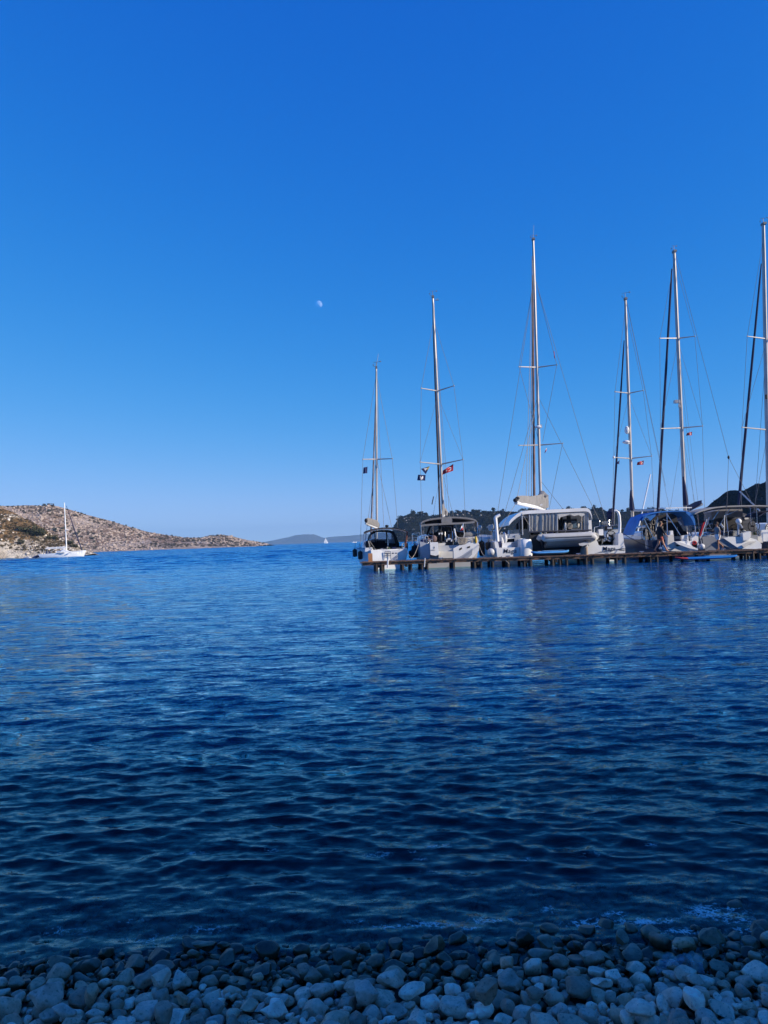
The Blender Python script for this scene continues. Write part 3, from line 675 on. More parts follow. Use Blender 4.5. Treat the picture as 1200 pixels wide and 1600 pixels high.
rail(b1, [(628,858,Y1+.1),(628.5,850,Y1+.1),(634,846,Y1+.5),(638,848,Y1+.9)], [((632,857,Y1+.3),(632,848,Y1+.3))])
b = MB(); b.ell(W(575, 851, Y1 + .3), (.18, .12, .26), 10, 7); b.build('horseshoe_buoy', CBLACK, b1, True)
b = MB(); b.box(W(634.5, 853, Y1 + .5), (.22, .2, .34)); b.tube([W(634.5, 849, Y1 + .5), W(636, 858.5, Y1 + .4)], .05, 6); b.build('outboard_motor', CBLACK, b1)
px_tube([(606,836,Y1+1.4),(606.4,858,Y1+1.2)], .035, 'steering_pedestal', GEL, b1); ringpart(b1, 606.5, 857, Y1+1.1, 4.5, .018)
px_tubes([[(577.5,845,Y1+.15),(587,859,Y1-.02)]], .016, 'stern_line', ROPE, b1)
mast(b1, (588.8, 846), (587.9, 574), Y1 + 4.4, .070, antenna=(591, 553))
b = MB()
furled(b1, (579.2, 846, Y1 + 9.2), (587.0, 625, Y1 + 4.6), .062, GENOA, .035)
sailcover(b1, [(572.2,815.4,Y1+.9,.12,.12),(573.5,814.5,Y1+1,.2,.20),(577.5,815,Y1+1.8,.25,.235),(583,816.8,Y1+2.8,.27,.23),(589,818.8,Y1+4,.26,.24),(591.5,820.8,Y1+4.3,.22,.22),(592,821,Y1+4.5,.1,.14)], CGREY, ((571.6,818.4,Y1+.9),(590,826,Y1+4.3),.065))
b = MB(); b.ell(W(572, 813.4, Y1+.85), (.10,.1,.14), 8, 6); b.build('cover_end_cap', CBLACK, b1, True)
Ym = Y1 + 4.4
spreader(b1, (588.2,717.5,Ym), (567,717.6,Ym-.5)); spreader(b1, (588.4,717.5,Ym), (613,716.6,Ym-.5))
for tx, bx in ((567,563),(613,624)):
    wire(b1, (588,585,Ym), (tx,717.3,Ym-.5)); wire(b1, (tx,717.3,Ym-.5), (bx,856,Ym-.4)); wire(b1, (588.3,716,Ym), (bx+(6 if bx < 588 else -5),856,Ym-.4))
wire(b1, (588,576,Ym), (600,830,Y1+.2), name='backstay'); wire(b1, (588,600,Ym), (583,810,Y1+1.6), .008, name='topping_lift')
b = MB(); b.tube([W(604,827,Y1+1.0), W(604.4,822.5,Y1+1.0)], .02, 5); b.ell(W(604.4,822,Y1+1), (.12,.12,.08), 8, 5); b.build('navigation_antenna', CBLACK, b1, True)
flag(((574.2,729.2),(573.8,739.4),(567.2,740),(567.9,730.6)), Ym - .4, 'plain navy flag under the spreader of the yacht at the jetty end', 'navy')

# ---- yacht 2: grey bimini ------------------------------------------------------------------
Y2 = 45.4; X2 = W(702, 860, Y2).x
b2 = thing('sailing_yacht', (X2, Y2, 0), 'white sailing yacht with grey bimini, open stern steps and a white over red flag', 'sailboat', 'yachts moored stern to the jetty')
mb = MB(); hull_mesh(mb, (X2, Y2 + .25), 12.4, 3.45, 4.0, 1.28, 1.6, rad(1), rake=.1, p=.42, dr=.4); mb.build('hull', [HULLGREY, GREYD], b2, True)
px_poly([(656,846),(663,847.5),(672,851),(672.5,873),(661,873),(657.5,866)], Y2, .22, 'transom', SCREEN, b2)  # left half blue-grey, its shade put into the colour
px_poly([(708.5,857),(716,853),(727,850.5),(736,845.5),(745.5,844.5),(749,851),(748.2,860),(743,866),(738,873),(709,873)], Y2 - .02, .24, 'transom', GEL, b2)
px_poly([(723,867.5),(738.5,856.5),(737.5,866.5),(731,872.5),(712,872.5)], Y2 - .045, .02, 'transom_patch', SCREEN, b2)  # flat blue-grey patch laid on the white half
for q in (((717.6,857.4),(721.6,855),(721.8,858),(718,860)), ((729.8,854.4),(734.6,853),(734.4,855.6),(730,857))): px_poly(q, Y2 - .035, .01, 'vent', RUB, b2)
px_poly([(671.8,847.4),(684.6,847),(685.6,866.5),(681,868.6),(672.8,866.8)], Y2 - .32, .5, 'locker_box', GEL, b2)
b = MB(); b.box(W(676.5,859.4,Y2-.335), (.22,.02,.02)); b.box(W(678.6,855.5,Y2-.335), (.03,.02,.10)); b.build('latch', RUB, b2)
# open stern: steps between two side moulds, black console above
b = MB(); b.prism([W(x, y, Y2 + .0) for x, y in ((685.4,872),(685.4,861.5),(709,861.5),(709,872))], (0, .5, 0)); b.prism([W(x, y, Y2 + .4) for x, y in ((685,862),(685,849),(696,848),(696,862))], (0, .6, 0)); b.build('stern_step', GELO, b2)
px_poly([(696,860),(696.6,843.6),(707,842.6),(708.4,860)], Y2 + .42, .5, 'stern_gate', CBLACK, b2)
px_poly([(697.4,845),(697.4,831.4),(706.2,831),(706.6,845)], Y2 + .75, .25, 'helm_console', INT, b2)
px_tubes([[(695.6,861,Y2+.4),(695.4,831,Y2+.7),(707,830.4,Y2+.7),(708.4,860,Y2+.4)],[(696.4,843,Y2+.38),(707.4,842.4,Y2+.38)]], .03, 'console_frame', STEEL, b2)
px_poly([(697.5,842.6),(702,840.6),(706.5,842.2),(706.6,846.2),(704.5,846.4),(704,843.5),(699,844),(698.8,846.6),(697.6,846.6)], Y2 + .36, .06, 'step_surround', GEL, b2)
px_poly([(699.5,841.5),(702.4,841.4),(702.4,835),(700.4,834.6)], Y2 + .72, .03, 'pedestal_panel', SCREEN, b2)
px_poly([(690.4,823.5),(705,823.3),(705.6,829.5),(690,830)], Y2 + 2.4, .08, 'chart_plotter', DGLASS, b2); px_tubes([[(689.2,830.4,Y2+2.35),(690,823,Y2+2.35),(705,822.8,Y2+2.35),(706,830,Y2+2.35)]], .022, 'plotter_frame', STEEL, b2)
b = MB(); b.ell(W(688.5,838.4,Y2+.7), (.13,.15,.42), 9, 7); b.ell(W(688.5,832.4,Y2+.75), (.16,.16,.12), 9, 6); b.build('outboard_motor', CBLACK, b2, True)
px_poly([(685.2,832.6),(691.8,832.2),(691.6,835.4),(685.8,835.6)], Y2 + .58, .12, 'motor_cowl', GEL, b2)
ringpart(b2, 679.5, 842, Y2 + 1.0, 5.2, .022); ringpart(b2, 723, 838, Y2 + 1.3, 6, .022)
b = MB(); b.ell(W(677.6,842,Y2+.5), (.2,.2,.22), 9, 7); b.build('cushion_roll', mat('brown mottled bag', (.20,.13,.13), .8, .5, 10), b2, True)
# coamings, cabin, dark sprayhood body
b = MB(); b.prism([W(x, y, Y2 + .3) for x, y in ((657,851),(658,842.5),(671,842),(672,852))], (.1, 4.5, .05)); b.prism([W(x, y, Y2 + .3) for x, y in ((727,850),(728,840),(745,838),(748,846))], (-.15, 4.5, .05)); b.build('coaming', GELO, b2)
b = MB(); b.prism([W(x, y, Y2 + 3.8) for x, y in ((662,850),(664,838),(672,834.5),(736,834),(744,838),(746,850))], (-.3, 4.2, 0)); b.build('cabin', GEL, b2)
sp2 = MB(); sp2.prism([W(x, y, Y2 + 3.6) for x, y in ((664,846),(666,838),(672,834),(684,830.6),(712,830),(726,832),(736,836),(745,846))], (0, .12, 0))
sp2.prism([W(x, y, Y2 + 3.6) for x, y in ((685,831),(685,816),(709,816),(709,831))], (0, .1, 0))
for poly in (((666,836),(668,829),(671.5,820),(673.5,818),(685,817),(685,819.4),(675,820.4),(670.6,831),(669,836)), ((709,819),(709,816.4),(719,817),(724,822),(731,834),(728,834),(722,824),(717,819))): sp2.prism([W(x, y, Y2 + 3.6) for x, y in poly], (0, .06, 0))
sp2 = sp2.build('sprayhood', CBLACK, b2)
for poly in (((670,833.6),(674.6,820.4),(684.8,819.4),(684.8,831)), ((709.2,830.2),(709.2,819.2),(717,819.4),(722,824.2),(728,832.4))):
    b = MB(); b.prism([W(x, y, Y2 + 3.64) for x, y in poly], (0, .012, 0)); b.build('pane', PANE, sp2)
canopy(b2, [(657.5,818),(660,814.6),(666,812),(676,809.8),(690,808.2),(705,807.2),(720,807.6),(733,809),(741,811),(745.5,814.4),(747.4,820)], Y2 + .9, 2.4, .10, CGREY)
b = MB(); b.sheet([W(x, y, Y2 + .5) for x, y in arc_px([(657,820.6),(664,819.6),(675,818.6),(690,817.8),(705,817),(720,816.4),(733,815.4),(742,814.4)])], (0, .8, .03), .10); b.build('bimini_valance', CGREY, b2, True)
px_poly([(690,809),(706,808.6),(706.4,817.6),(690,818.4)], Y2 + .7, .05, 'bimini_strap', CGREY, b2)
px_poly([(663.5,812.8),(689,809.8),(689,818.4),(663.5,820)], Y2 + 2.5, .04, 'rear_window', DGLASS, b2); px_poly([(707,809),(738,811),(738,816),(707,817.4)], Y2 + 2.5, .04, 'rear_window', DGLASS, b2)
b = MB()
for a, c in (((657.6,820,Y2+.5),(659,846,Y2+.4)), ((662,820,Y2+.6),(662.4,846,Y2+1.6)), ((676.4,818.8,Y2+.6),(676.8,838,Y2+.9)), ((745.8,816,Y2+.9),(746.4,842,Y2+.6)), ((740,815,Y2+.9),(744,842,Y2+1.6)), ((710.4,826,Y2+.6),(713.6,844.5,Y2+.5))): b.tube([W(*a), W(*c)], .026, 5)
b.build('bimini_frame', STEEL, b2, True)
px_tubes([[(709.6,826,Y2+.35),(713.6,845,Y2+.3)]], .045, 'passerelle', GEL, b2)
rail(b2, [(658,848,Y2+1.2),(659,838.4,Y2+.6),(662,837.4,Y2+.1),(675.5,837,Y2+.1),(676,847,Y2+.1)], [((662,847.5,Y2+.1),(662,837.4,Y2+.1)),((669,848.6,Y2+.1),(669,837.2,Y2+.1)),((659.6,843,Y2+.2),(676,842.6,Y2+.1))])
rail(b2, [(716,851,Y2+.1),(716.4,840,Y2+.1),(731,839,Y2+.1),(745,838.4,Y2+.2),(747.4,848,Y2+1)], [((723,850.4,Y2+.1),(723.4,839.6,Y2+.1)),((731,848,Y2+.1),(731,839,Y2+.1)),((738,846,Y2+.1),(738,838.6,Y2+.1))])
b = MB(); b.tube([W(726,836,Y2+.7), W(735,835.4,Y2+.7), W(742.6,834,Y2+.8)], [.15,.2,.16], 10); b.build('rolled_cover', CGREY, b2, True)
b = MB()
for k in range(5): b.ring(W(718.5 + k*2.0, 845.4, Y2 + .04), .19, .022, 'Y', 14, 4, .45)
b.build('rope_coil', ROPE, b2, True)
b = MB(); b.box(W(740,844.6,Y2+.02), (.16,.1,.2)); b.box(W(737.6,846,Y2+.0), (.12,.08,.13)); b.build('rail_bag', ROPE, b2)
b = MB(); b.ell(W(743.6,843.4,Y2-.02), (.08,.08,.22), 8, 6); b.build('rescue_light', YELLOW, b2, True)
b = MB(); b.ell(W(749.8,824.6,Y2+.6), (.12,.14,.17), 9, 7); b.tube([W(749.4,828,Y2+.6), W(747,846,Y2+.5)], .03, 5); b.build('gas_barbecue', HYP, b2, True)
Ym = Y2 + 6.2
mast(b2, (694, 838), (676.2, 464), Ym, .088)
b = MB(); b.box(W(682.4,468.6,Ym) , (.26,.1,.06)); b.box(W(683.4,467.2,Ym), (.1,.08,.07)); b.build('masthead_light', STEEL, b2)
furled(b2, (688.6, 838, Y2 + 12.0), (676.0, 478, Ym + .25), .075, mat('dark brown sail cloth', (.10,.065,.06), .8, .4, 2), .055)
sailcover(b2, [(692,803,Y2+2.4,.2,.28),(692.2,800,Y2+3,.34,.42),(692.6,799,Y2+4,.3,.46),(693.4,798,Y2+5.4,.26,.6),(693.6,798,Y2+6.2,.2,.7)], CGREY, ((692,806.4,Y2+2.4),(693.6,805,Ym-.1),.09))
b = MB(); b.tube([W(693.6,793.5,Ym-.25), W(697,800,Ym-.4), W(697.4,806,Ym-.5)], [.07,.13,.09], 7); b.build('halyard_bundle', mat('pale rope bundle', (.36,.34,.33), .9, .4, 10), b2, True)
for sx, sy, tips in ((683.4,611,((658.2,606.6),(709.2,602.8))), (689,725.4,((656.6,722),(723.4,718)))):
    for t in tips: spreader(b2, (sx,sy,Ym), (*t,Ym-1.0), .04)
for (a, c, e) in (((658.2,606.6),(656.6,722),(660,846)), ((709.2,602.8),(723.4,718),(728,842))):
    wire(b2, (677.5,500,Ym), (*a,Ym-1)); wire(b2, (*a,Ym-1), (*c,Ym-1)); wire(b2, (*c,Ym-1), (*e,Ym-1)); wire(b2, (683.8,618,Ym), (*c,Ym-1), .009)
    wire(b2, (689.2,732,Ym), (e[0]+(10 if e[0] < 690 else -10),e[1],Ym-.7), .009)
for dx in (1.5, 4): wire(b2, (680+dx,560,Ym-.2), (690+dx*2,800,Ym-.3), .008, name='halyard')
wire(b2, (676.6,468,Ym), (703,812,Y2+.2), .010, name='backstay')
px_tubes([[(675,788,Y2+4),(677.5,776,Y2+4.2)]], .035, 'flag_block', ROPED, b2)
flag(((671.5,728.4),(665.2,741),(657.8,732.6),(671,728)), Ym - .6, 'small triangular navy pennant with yellow edge under the spreader', 'pennant', 'pennant')
flag(((665,742.2),(664.4,751),(652,750.4),(653.2,741.8)), Ym - .6, 'small navy flag with a white emblem below the triangular pennant', 'emblem')
flag(((708.4,724.8),(708.2,735.4),(691,741.8),(692,735.2)), Ym - .7, 'large red flag with white crescent and star on the mast of the grey bimini yacht', 'turkish')
flag(((723.6,818),(725,826.4),(719.4,830.6),(718.8,826)), Y2 + .3, 'white over red flag on the stern staff under the grey bimini', 'whitered')
px_tubes([[(723.8,817.6,Y2+.3),(725.4,834,Y2+.3),(724.6,840,Y2+.2)]], .016, 'flag_staff', GEL, b2)

# ---- yacht 3: catamaran ---------------------------------------------------------------------
Y3 = 45.4; XC = W(874, 860, Y3).x
b3 = thing('catamaran', (XC, Y3, 0), 'big white catamaran with hard top, two sterns and a dinghy slung between its hulls', 'catamaran', 'yachts moored stern to the jetty')
for px, w in ((801, 2.0), (944, 2.2)):
    mb = MB(); hull_mesh(mb, (W(px, 860, Y3).x, Y3 + 1.1), 13.0, w, w + .1, 1.55, 1.9, 0, rake=.0, p=.4, dr=.5); mb.build('hull', [GEL, GREYD], b3, True)
# port stern: platform, riser with the name, steps
b = MB()
b.prism([W(x, y, Y3) for x, y in ((775.5,856),(811.6,855),(812,865.5),(811,870),(777,870.5))], (0, 1.3, 0))
b.prism([W(x, y, Y3 + .02) for x, y in ((772.6,847),(776,844.6),(778.4,848),(780,856),(779.4,866),(776,869))], (0, 1.5, 0)); b.build('stern_platform', GEL, b3)
b = MB(); R = []
for k in range(9):
    t = k/8; y = 842.6 + t*26; q = 812.6 + (1-t)**2*2.0; e = 829.5 + min(t*3, 1)*2.4
    a, c = W(q, y, Y3 - .05), W(e, y, Y3 - .05); n_ = 8
    R.append([a.lerp(c, .5 - .5*math.cos(math.pi*i/(n_-1))) + Vector((0, -.22*math.sin(math.pi*i/(n_-1))*min(1, .25 + t*2), 0)) for i in range(n_)] + [c + Vector((0, 1.6, 0)), a + Vector((0, 1.6, 0))])
b.loft(R); b.build('stern_quarter', GEL, b3, True)
px_poly([(784.6,855.6),(785,848.6),(799,847.2),(799,855.2)], Y3 + .25, .6, 'stern_step', GEL, b3)
px_poly([(779,846),(779,835.6),(813,833.4),(813,855),(799,855.4),(799,847)], Y3 + 1.05, .1, 'stern_bulkhead', SCREEN, b3)
px_poly([(791.6,847.4),(791.8,842.4),(803.6,841.4),(803.6,846.8)], Y3 + 1.0, .04, 'stern_window', DGLASS, b3); px_tubes([[(791,848,Y3+.98),(791.2,841.8,Y3+.98),(804.2,840.8,Y3+.98),(804.2,847.4,Y3+.98),(791,848,Y3+.98)]], .02, 'window_trim', GEL, b3)
px_poly([(805,855),(805,836),(812.6,835.6),(812.6,854.6)], Y3 + .98, .05, 'engine_hatch', GREYD, b3)
text_part('Maga', 796.5, 861.2, Y3 - .012, .36, NAVYHULL, b3, 'boat_name', .15)
b = MB(); b.tube([W(x, y, Y3 + .1) for x, y in ((777.2,846),(776.2,832),(775,818),(774,809.6),(775,807.6),(781.4,804.4))], [.11,.10,.10,.11,.10,.08], 8); b.tube([W(771,829.4,Y3+.12), W(777,828.6,Y3+.12)], .05, 6); b.build('davit_post', GEL, b3, True)
b = MB(); b.ell(W(769.4,823,Y3+.3), (.09,.09,.16), 8, 6); b.ell(W(771.6,838,Y3+.2), (.11,.1,.3), 8, 6); b.box(W(765,824,Y3+.4), (.16,.1,.3)); b.build('rail_gear', CWHITE, b3, True)
rail(b3, [(764,846,Y3+2),(764.6,829,Y3+1.6),(771,828.6,Y3+.4),(772,846,Y3+.3)], [((767,846,Y3+1),(767.4,829,Y3+1))])
b = MB()
for c, r in ((( 784,845.6),(.14,.12,.26)), ((789.6,841.6),(.12,.12,.26))): b.ell(W(*c, Y3+.7), r, 9, 7)
b.build('white_fender_stack', FEND, b3, True)
px_poly([(778.6,856),(779,846.4),(783.4,845.6),(784.6,855.8)], Y3 + .35, .3, 'blue_bag', NAVYC, b3)
# saloon and cockpit
b = MB(); b.prism([W(x, y, Y3 + 4.6) for x, y in ((805,846),(806,820),(811,812),(824,806.4),(918,804),(924,812),(926,846))], (.85, 4.5, 0)); b.build('saloon', GEL, b3)
for poly in (((806.6,832.6),(807,819.4),(811.4,813.4),(811.6,832.4)), ((813.4,827),(813.6,812),(824,809.8),(824,826.8)), ((829,842),(829,809.6),(868,808.6),(868,842)), ((872,842),(872,808.4),(879,808.2),(879,842)), ((880,826),(880,811.4),(907,811),(907,825.6)), ((909,842),(909,810),(919,809.8),(920,842))):
    px_poly(poly, Y3 + 4.5, .07, 'saloon_window', DGLASS, b3)
px_poly([(882.6,825),(882.6,814),(905,813.6),(905,824.6)], Y3 + 4.46, .03, 'light_painted_pane', mat('pane with painted light', (.10,.16,.24), .2), b3)  # base colour paints the light showing in this pane
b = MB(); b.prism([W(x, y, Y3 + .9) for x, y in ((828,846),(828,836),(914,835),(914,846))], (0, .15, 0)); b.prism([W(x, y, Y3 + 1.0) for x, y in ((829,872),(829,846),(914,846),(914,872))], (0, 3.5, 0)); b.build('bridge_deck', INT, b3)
px_poly([(796.6,834),(796.6,828.4),(812,827),(812,833.4)], Y3 + 3.0, .8, 'cockpit_coaming', GEL, b3); ringpart(b3, 798, 830.6, Y3 + 2.9, 2.4, .03, 'porthole', GEL)
roof = MB(); roof.sheet([W(x, y, Y3 + .9) for x, y in arc_px([(795.4,815.6),(799,811),(804,806.4),(810,802),(818,798.6),(830,797.4),(850,796.6),(880,795.2),(905,794),(915,793.8),(920,795.4),(923,799.6),(925,807)])], (0, 4.2, -.06), .20); roof.build('hard_top', GEL, b3, True)
for a, c in (((815.6,802,Y3+1),(816.6,836,Y3+1)), ((827.2,802,Y3+1),(827.6,832,Y3+1)), ((870.6,800,Y3+1),(871,832,Y3+1)), ((918.4,800,Y3+1),(919.4,834,Y3+1)), ((811,806,Y3+2.5),(811.6,834,Y3+2.5))): px_tube([a, c], .035, 'roof_post', SCREEN, b3)
def curtain(p0, p1, ytop, ybot, Y, folds, m, nm='cockpit_curtain', amp=.07):
    b = MB(); n_ = 64; V = []
    for j in range(6):
        for i in range(n_):
            t = i/(n_-1); v = j/5; q = W(p0 + (p1-p0)*t, ytop[0] + (ytop[1]-ytop[0])*t + v*((ybot[0]-ytop[0]) + ((ybot[1]-ytop[1])-(ybot[0]-ytop[0]))*t), Y)
            V.append(q + Vector((0, amp*(.4 + .6*v)*math.sin(folds*t*6.28 + 1.6*math.sin(t*9) + v*.5), 0)))
    b.add(V, [[j*n_+i, j*n_+i+1, (j+1)*n_+i+1, (j+1)*n_+i] for j in range(5) for i in range(n_-1)]); return b.build(nm, m, b3, True)
curtain(827.4, 870.6, (803,801), (830.6,829), Y3 + 1.02, 6.5, VINYL); curtain(911, 919, (801,800), (829,833), Y3 + 1.02, 1.5, VINYL)
b = MB(); b.prism([W(x, y, Y3 + .98) for x, y in ((872,802),(912,800.6),(914,804),(909,807.6),(904,804.6),(897,806.4),(890,803.6),(884,806),(876,808),(874,812),(872.6,809))], (0, .1, 0)); b.build('rolled_curtain', CWHITE, b3)
b = MB(); b.ell(W(883.4,824,Y3+1.2), (.09,.1,.30), 8, 6); b.ell(W(903,820,Y3+3), (.1,.1,.2), 8, 6); b.build('cockpit_cushion', CWHITE, b3, True)
b = MB()
for k in range(3): b.ring(W(889 + k*1.4, 822, Y3 + 1.1), .17, .02, 'Y', 14, 4, .5)
b.build('hanging_coil', ROPE, b3, True)
px_poly([(887,835),(886.4,806),(891.6,806),(893,834)], Y3 + 1.6, .2, 'folded_door', INT, b3)
px_poly([(874,836.4),(872.8,831.6),(880,830),(893,829.4),(906,829),(912,833),(912,836)], Y3 + 1.4, .5, 'cockpit_table', CBLACK, b3)
px_tubes([[(826,831.4,Y3+.35),(924,828.4,Y3+.35)]], .055, 'davit_beam', mat('dark bar', (.06,.06,.07), .4), b3)
px_tubes([[(848,830.6,Y3+.35),(848.6,812,Y3+1.0)],[(909,829,Y3+.35),(908.6,806,Y3+1.0)]], .02, 'davit_stay', ROPE, b3)
px_tubes([[(849,831,Y3+.3),(857,838,Y3+.02)],[(911,830,Y3+.3),(918,839,Y3+0)]], .014, 'fall_line', ROPED, b3)
# starboard stern: white wing, riser with the name, helm
b = MB(); b.prism([W(x, y, Y3 - .08) for x, y in ((914,868),(914.6,858),(917.4,851),(921,846.4),(926,842),(930.6,841.6),(933.6,846),(935.6,852),(940,853.4),(976,852.6),(977,856),(938,862),(930,865),(921,866.6))], (0, 1.5, 0)); b.build('stern_quarter', GEL, b3)
b = MB(); b.prism([W(x, y, Y3) for x, y in ((916,869),(936,861),(936,853),(976,852),(977,862),(976,868))], (0, 1.3, 0)); b.build('stern_platform', GEL, b3)
text_part('Maga', 951.5, 857.4, Y3 - .1, .34, NAVYHULL, b3, 'boat_name', .15)
px_poly([(932,851.6),(933,829),(966,827),(967,851)], Y3 + 1.1, .1, 'stern_bulkhead', SCREEN, b3)  # blue-grey holds the shade on this white bulkhead
px_poly([(966.4,860),(966,834),(970,832),(973.4,834),(975,847),(976,861)], Y3 + .0, 1.2, 'stern_pillar', GEL, b3)
b = MB(); b.tube([W(x, y, Y3 + .4) for x, y in ((968,836),(968.4,818),(967.6,806),(966,800.6),(962.6,798),(960,798))], [.09,.09,.085,.08,.07,.06], 8); b.build('davit_post', GEL, b3, True)
px_poly([(947,828),(946.6,821.6),(957.6,821),(958,827.6)], Y3 + .9, .25, 'helm_box', CBLACK, b3); px_poly([(949,826.6),(949,823),(956,822.6),(956,826.2)], Y3 + .88, .02, 'helm_screen', SCREEN, b3)
ringpart(b3, 954.6, 836.6, Y3 + .75, 7.2, .028)
b = MB(); b.box(W(938.4, 831.6, Y3 + .8), (.26,.25,.36)); b.box(W(946.4,834.6,Y3+.85), (.24,.2,.34)); b.build('helm_seat', GEL, b3)
px_poly([(934,842),(934,837.8),(943,837),(944,841.4)], Y3 + .75, .3, 'seat_cushion', CBLACK, b3)
rail(b3, [(928,842,Y3+.3),(928.6,824,Y3+.5),(935,822.6,Y3+.8),(966,820,Y3+.8),(968,834,Y3+.6)], [((941,852,Y3+.9),(941,822,Y3+.8)),((937,822,Y3+.8),(937,814,Y3+.9)),((952,820.6,Y3+.8),(952,812,Y3+.9)),((960,820,Y3+.8),(960,800,Y3+.6))])
px_poly([(942,820),(942,815),(951,814),(951,819)], Y3 + 1.4, .2, 'gas_barbecue', STEEL, b3)
# rig
Ym = Y3 + 7.6
mast(b3, (846.4, 838), (833, 374), Ym, .100, antenna=(834, 352))
furled(b3, (835.2, 838, Y3 + 12.5), (832.2, 430, Ym + .5), .105, mat('reddish furled sail', (.33,.19,.15), .8, .5, 1.2, col2=(.10,.06,.05)), .06)
px_tube([(830.4, 838, Y3 + 12.8), (831.4, 400, Ym + .5)], .022, 'furled_code_sail', GENOA, b3)
sailcover(b3, [(806.2,780.6,Y3+1.2,.12,.12),(808,780.6,Y3+1.3,.26,.22),(816,781.6,Y3+2.2,.34,.27),(828,783.4,Y3+4,.40,.34),(840,784.6,Y3+5.6,.44,.42),(848,783.6,Y3+6.6,.46,.52),(853,782.6,Y3+7.2,.38,.55),(857,784,Y3+7.6,.12,.42)], CGREY, ((806,785.4,Y3+1.2),(850,795.4,Y3+7.3),.12))
b = MB(); b.loft([[W(848.4,774,Y3+6.9) + Vector((.42*math.cos(a), .3*math.sin(a), -.06)) for a in [k*.628 for k in range(10)]], [W(847.6,771,Y3+7.2) + Vector((.25*math.cos(a), .2*math.sin(a), 0)) for a in [k*.628 for k in range(10)]], [W(846.6,767,Y3+7.4) + Vector((.13*math.cos(a), .12*math.sin(a), 0)) for a in [k*.628 for k in range(10)]]]); b.build('cover_collar', CGREY, b3, True)
b = MB(); b.ell(W(805.4,781.6,Y3+1.1), (.15,.15,.13), 8, 6); b.ell(W(808.4,778.6,Y3+1.2), (.14,.14,.10), 8, 6); b.build('boom_end_cap', CBLACK, b3, True)
px_poly([(843,789),(846.4,787),(847.6,789.4),(845.4,790)], Y3 + 5.0, -.02, 'cover_badge', WHC, b3)
for sx, sy, tips in ((839.6,574,((811,573),(870,570))), (843.4,695.4,((811,696),(879,692.6)))):
    for t in tips: spreader(b3, (sx,sy,Ym), (*t,Ym-.6), .04)
for a, c in (((834.4,440,Ym),(771.4,840,Y3+5.5)), ((837.4,440,Ym),(953,836,Y3+5.5)), ((839.4,622,Ym),(779,836,Y3+5)), ((842,622,Ym),(936,812,Y3+5)), ((833.6,440,Ym),(811,573,Ym-.6)), ((837.6,440,Ym),(870,570,Ym-.6)), ((870,570,Ym-.6),(848,690,Ym)), ((811,573,Ym-.6),(842,690,Ym)), ((845.4,752,Ym),(880,796,Y3+4)), ((879,692.6,Ym-.6),(857,800,Ym))): wire(b3, a, c, .013)
for a, c in (((806.4,786,Y3+1.2),(776,835,Y3+.3)), ((815.4,802,Y3+.9),(834,832,Y3+.4)), ((806.4,786,Y3+1.2),(836,640,Ym)), ((834,400,Ym),(826,780,Y3+4)), ((832.4,400,Ym),(822,778,Y3+3.4))): wire(b3, a, c, .014, ROPE, 'running_line')
b = MB(); b.ell(W(841,667,Ym-.25), (.22,.22,.10), 10, 6); b.box(W(844.6,666,Ym-.2), (.16,.12,.22)); b.build('radome', GEL, b3, True)
px_tubes([[(865.4,549,Ym-.4),(866.8,560,Ym-.4)]], .03, 'shroud_marker', REDC, b3)
flag(((855,698),(854.4,703),(851,708.6),(852,703)), Ym - .5, 'narrow red and white streamer on the catamaran mast', 'whitered')
# dinghy slung under the davits
dg_ = thing('dinghy', W(886, 850, Y3 - .15), 'grey inflatable dinghy slung across the stern of the catamaran', 'dinghy')
b = MB()
for dy in (-.32, 1.0):
    P = [W(x, y, Y3 - .15) + Vector((0, dy, 0)) for x, y in ((845.6,844),(848.4,840.6),(856,840),(880,839),(905,838),(918,837.2),(924,838),(928,841))]
    b.tube(P, [.13,.22,.235,.235,.235,.235,.23,.17], 10)
P = [W(x, y, Y3 - .15) + Vector((0, dy, 0)) for x, y, dy in ((924,838.4,-.32),(929.4,838,-.05),(930.6,837.6,.34),(929.4,838,.75),(924,838.4,1.0))]
b.tube(P, [.2,.225,.225,.225,.2], 10); b.build('inflatable_tube', HYP, dg_, True)
b = MB(); n_ = 14; R = []
for k in range(n_):
    t = k/(n_-1); px = 851 + t*76; w = .60*(1 - max(0, (t-.72)/.28)**2*.85); dp = 9.5*(1 - max(0, (t-.6)/.4)**2.2*.75)
    c = W(px, 845.6 - t*3.2, Y3 + .19); k_ = dp*Y3/F
    R.append([c + Vector((0, -w, .05)), c + Vector((0, -w*.9, -k_*.45)), c + Vector((0, -w*.5, -k_*.9)), c + Vector((0, 0, -k_*1.15)), c + Vector((0, w*.5, -k_*.9)), c + Vector((0, w*.9, -k_*.45)), c + Vector((0, w, .05))])
b.loft(R); b.build('rigid_hull', mat('grey hull underside', (.26,.25,.24), .5, .2, 2), dg_, True)
b = MB()
P = [W(x, y, Y3 - .15) + Vector((0, -.32 - .235, 0)) for x, y in ((849,840.6),(880,839.4),(905,838.4),(921,837.6))]; b.tube(P, .028, 5); b.build('rubbing_strake', HYPD, dg_, True)
b = MB(); b.prism([W(x, y, Y3 - .45) for x, y in ((904,849.4),(918,846.6),(921,850),(911,853),(905.6,852.4))], (0, .03, 0)); b.build('bow_pad', FEND, dg_)
b = MB(); b.box(W(850,844,Y3+.2), (.06,1.2,.4)); b.build('transom_board', HYPD, dg_)
b = MB(); b.ell(W(847.8,847,Y3+.1), (.13,.16,.24), 8, 6); b.tube([W(848,850,Y3+.1), W(849,858,Y3+.1)], .05, 6); b.build('outboard_motor', CBLACK, dg_, True)
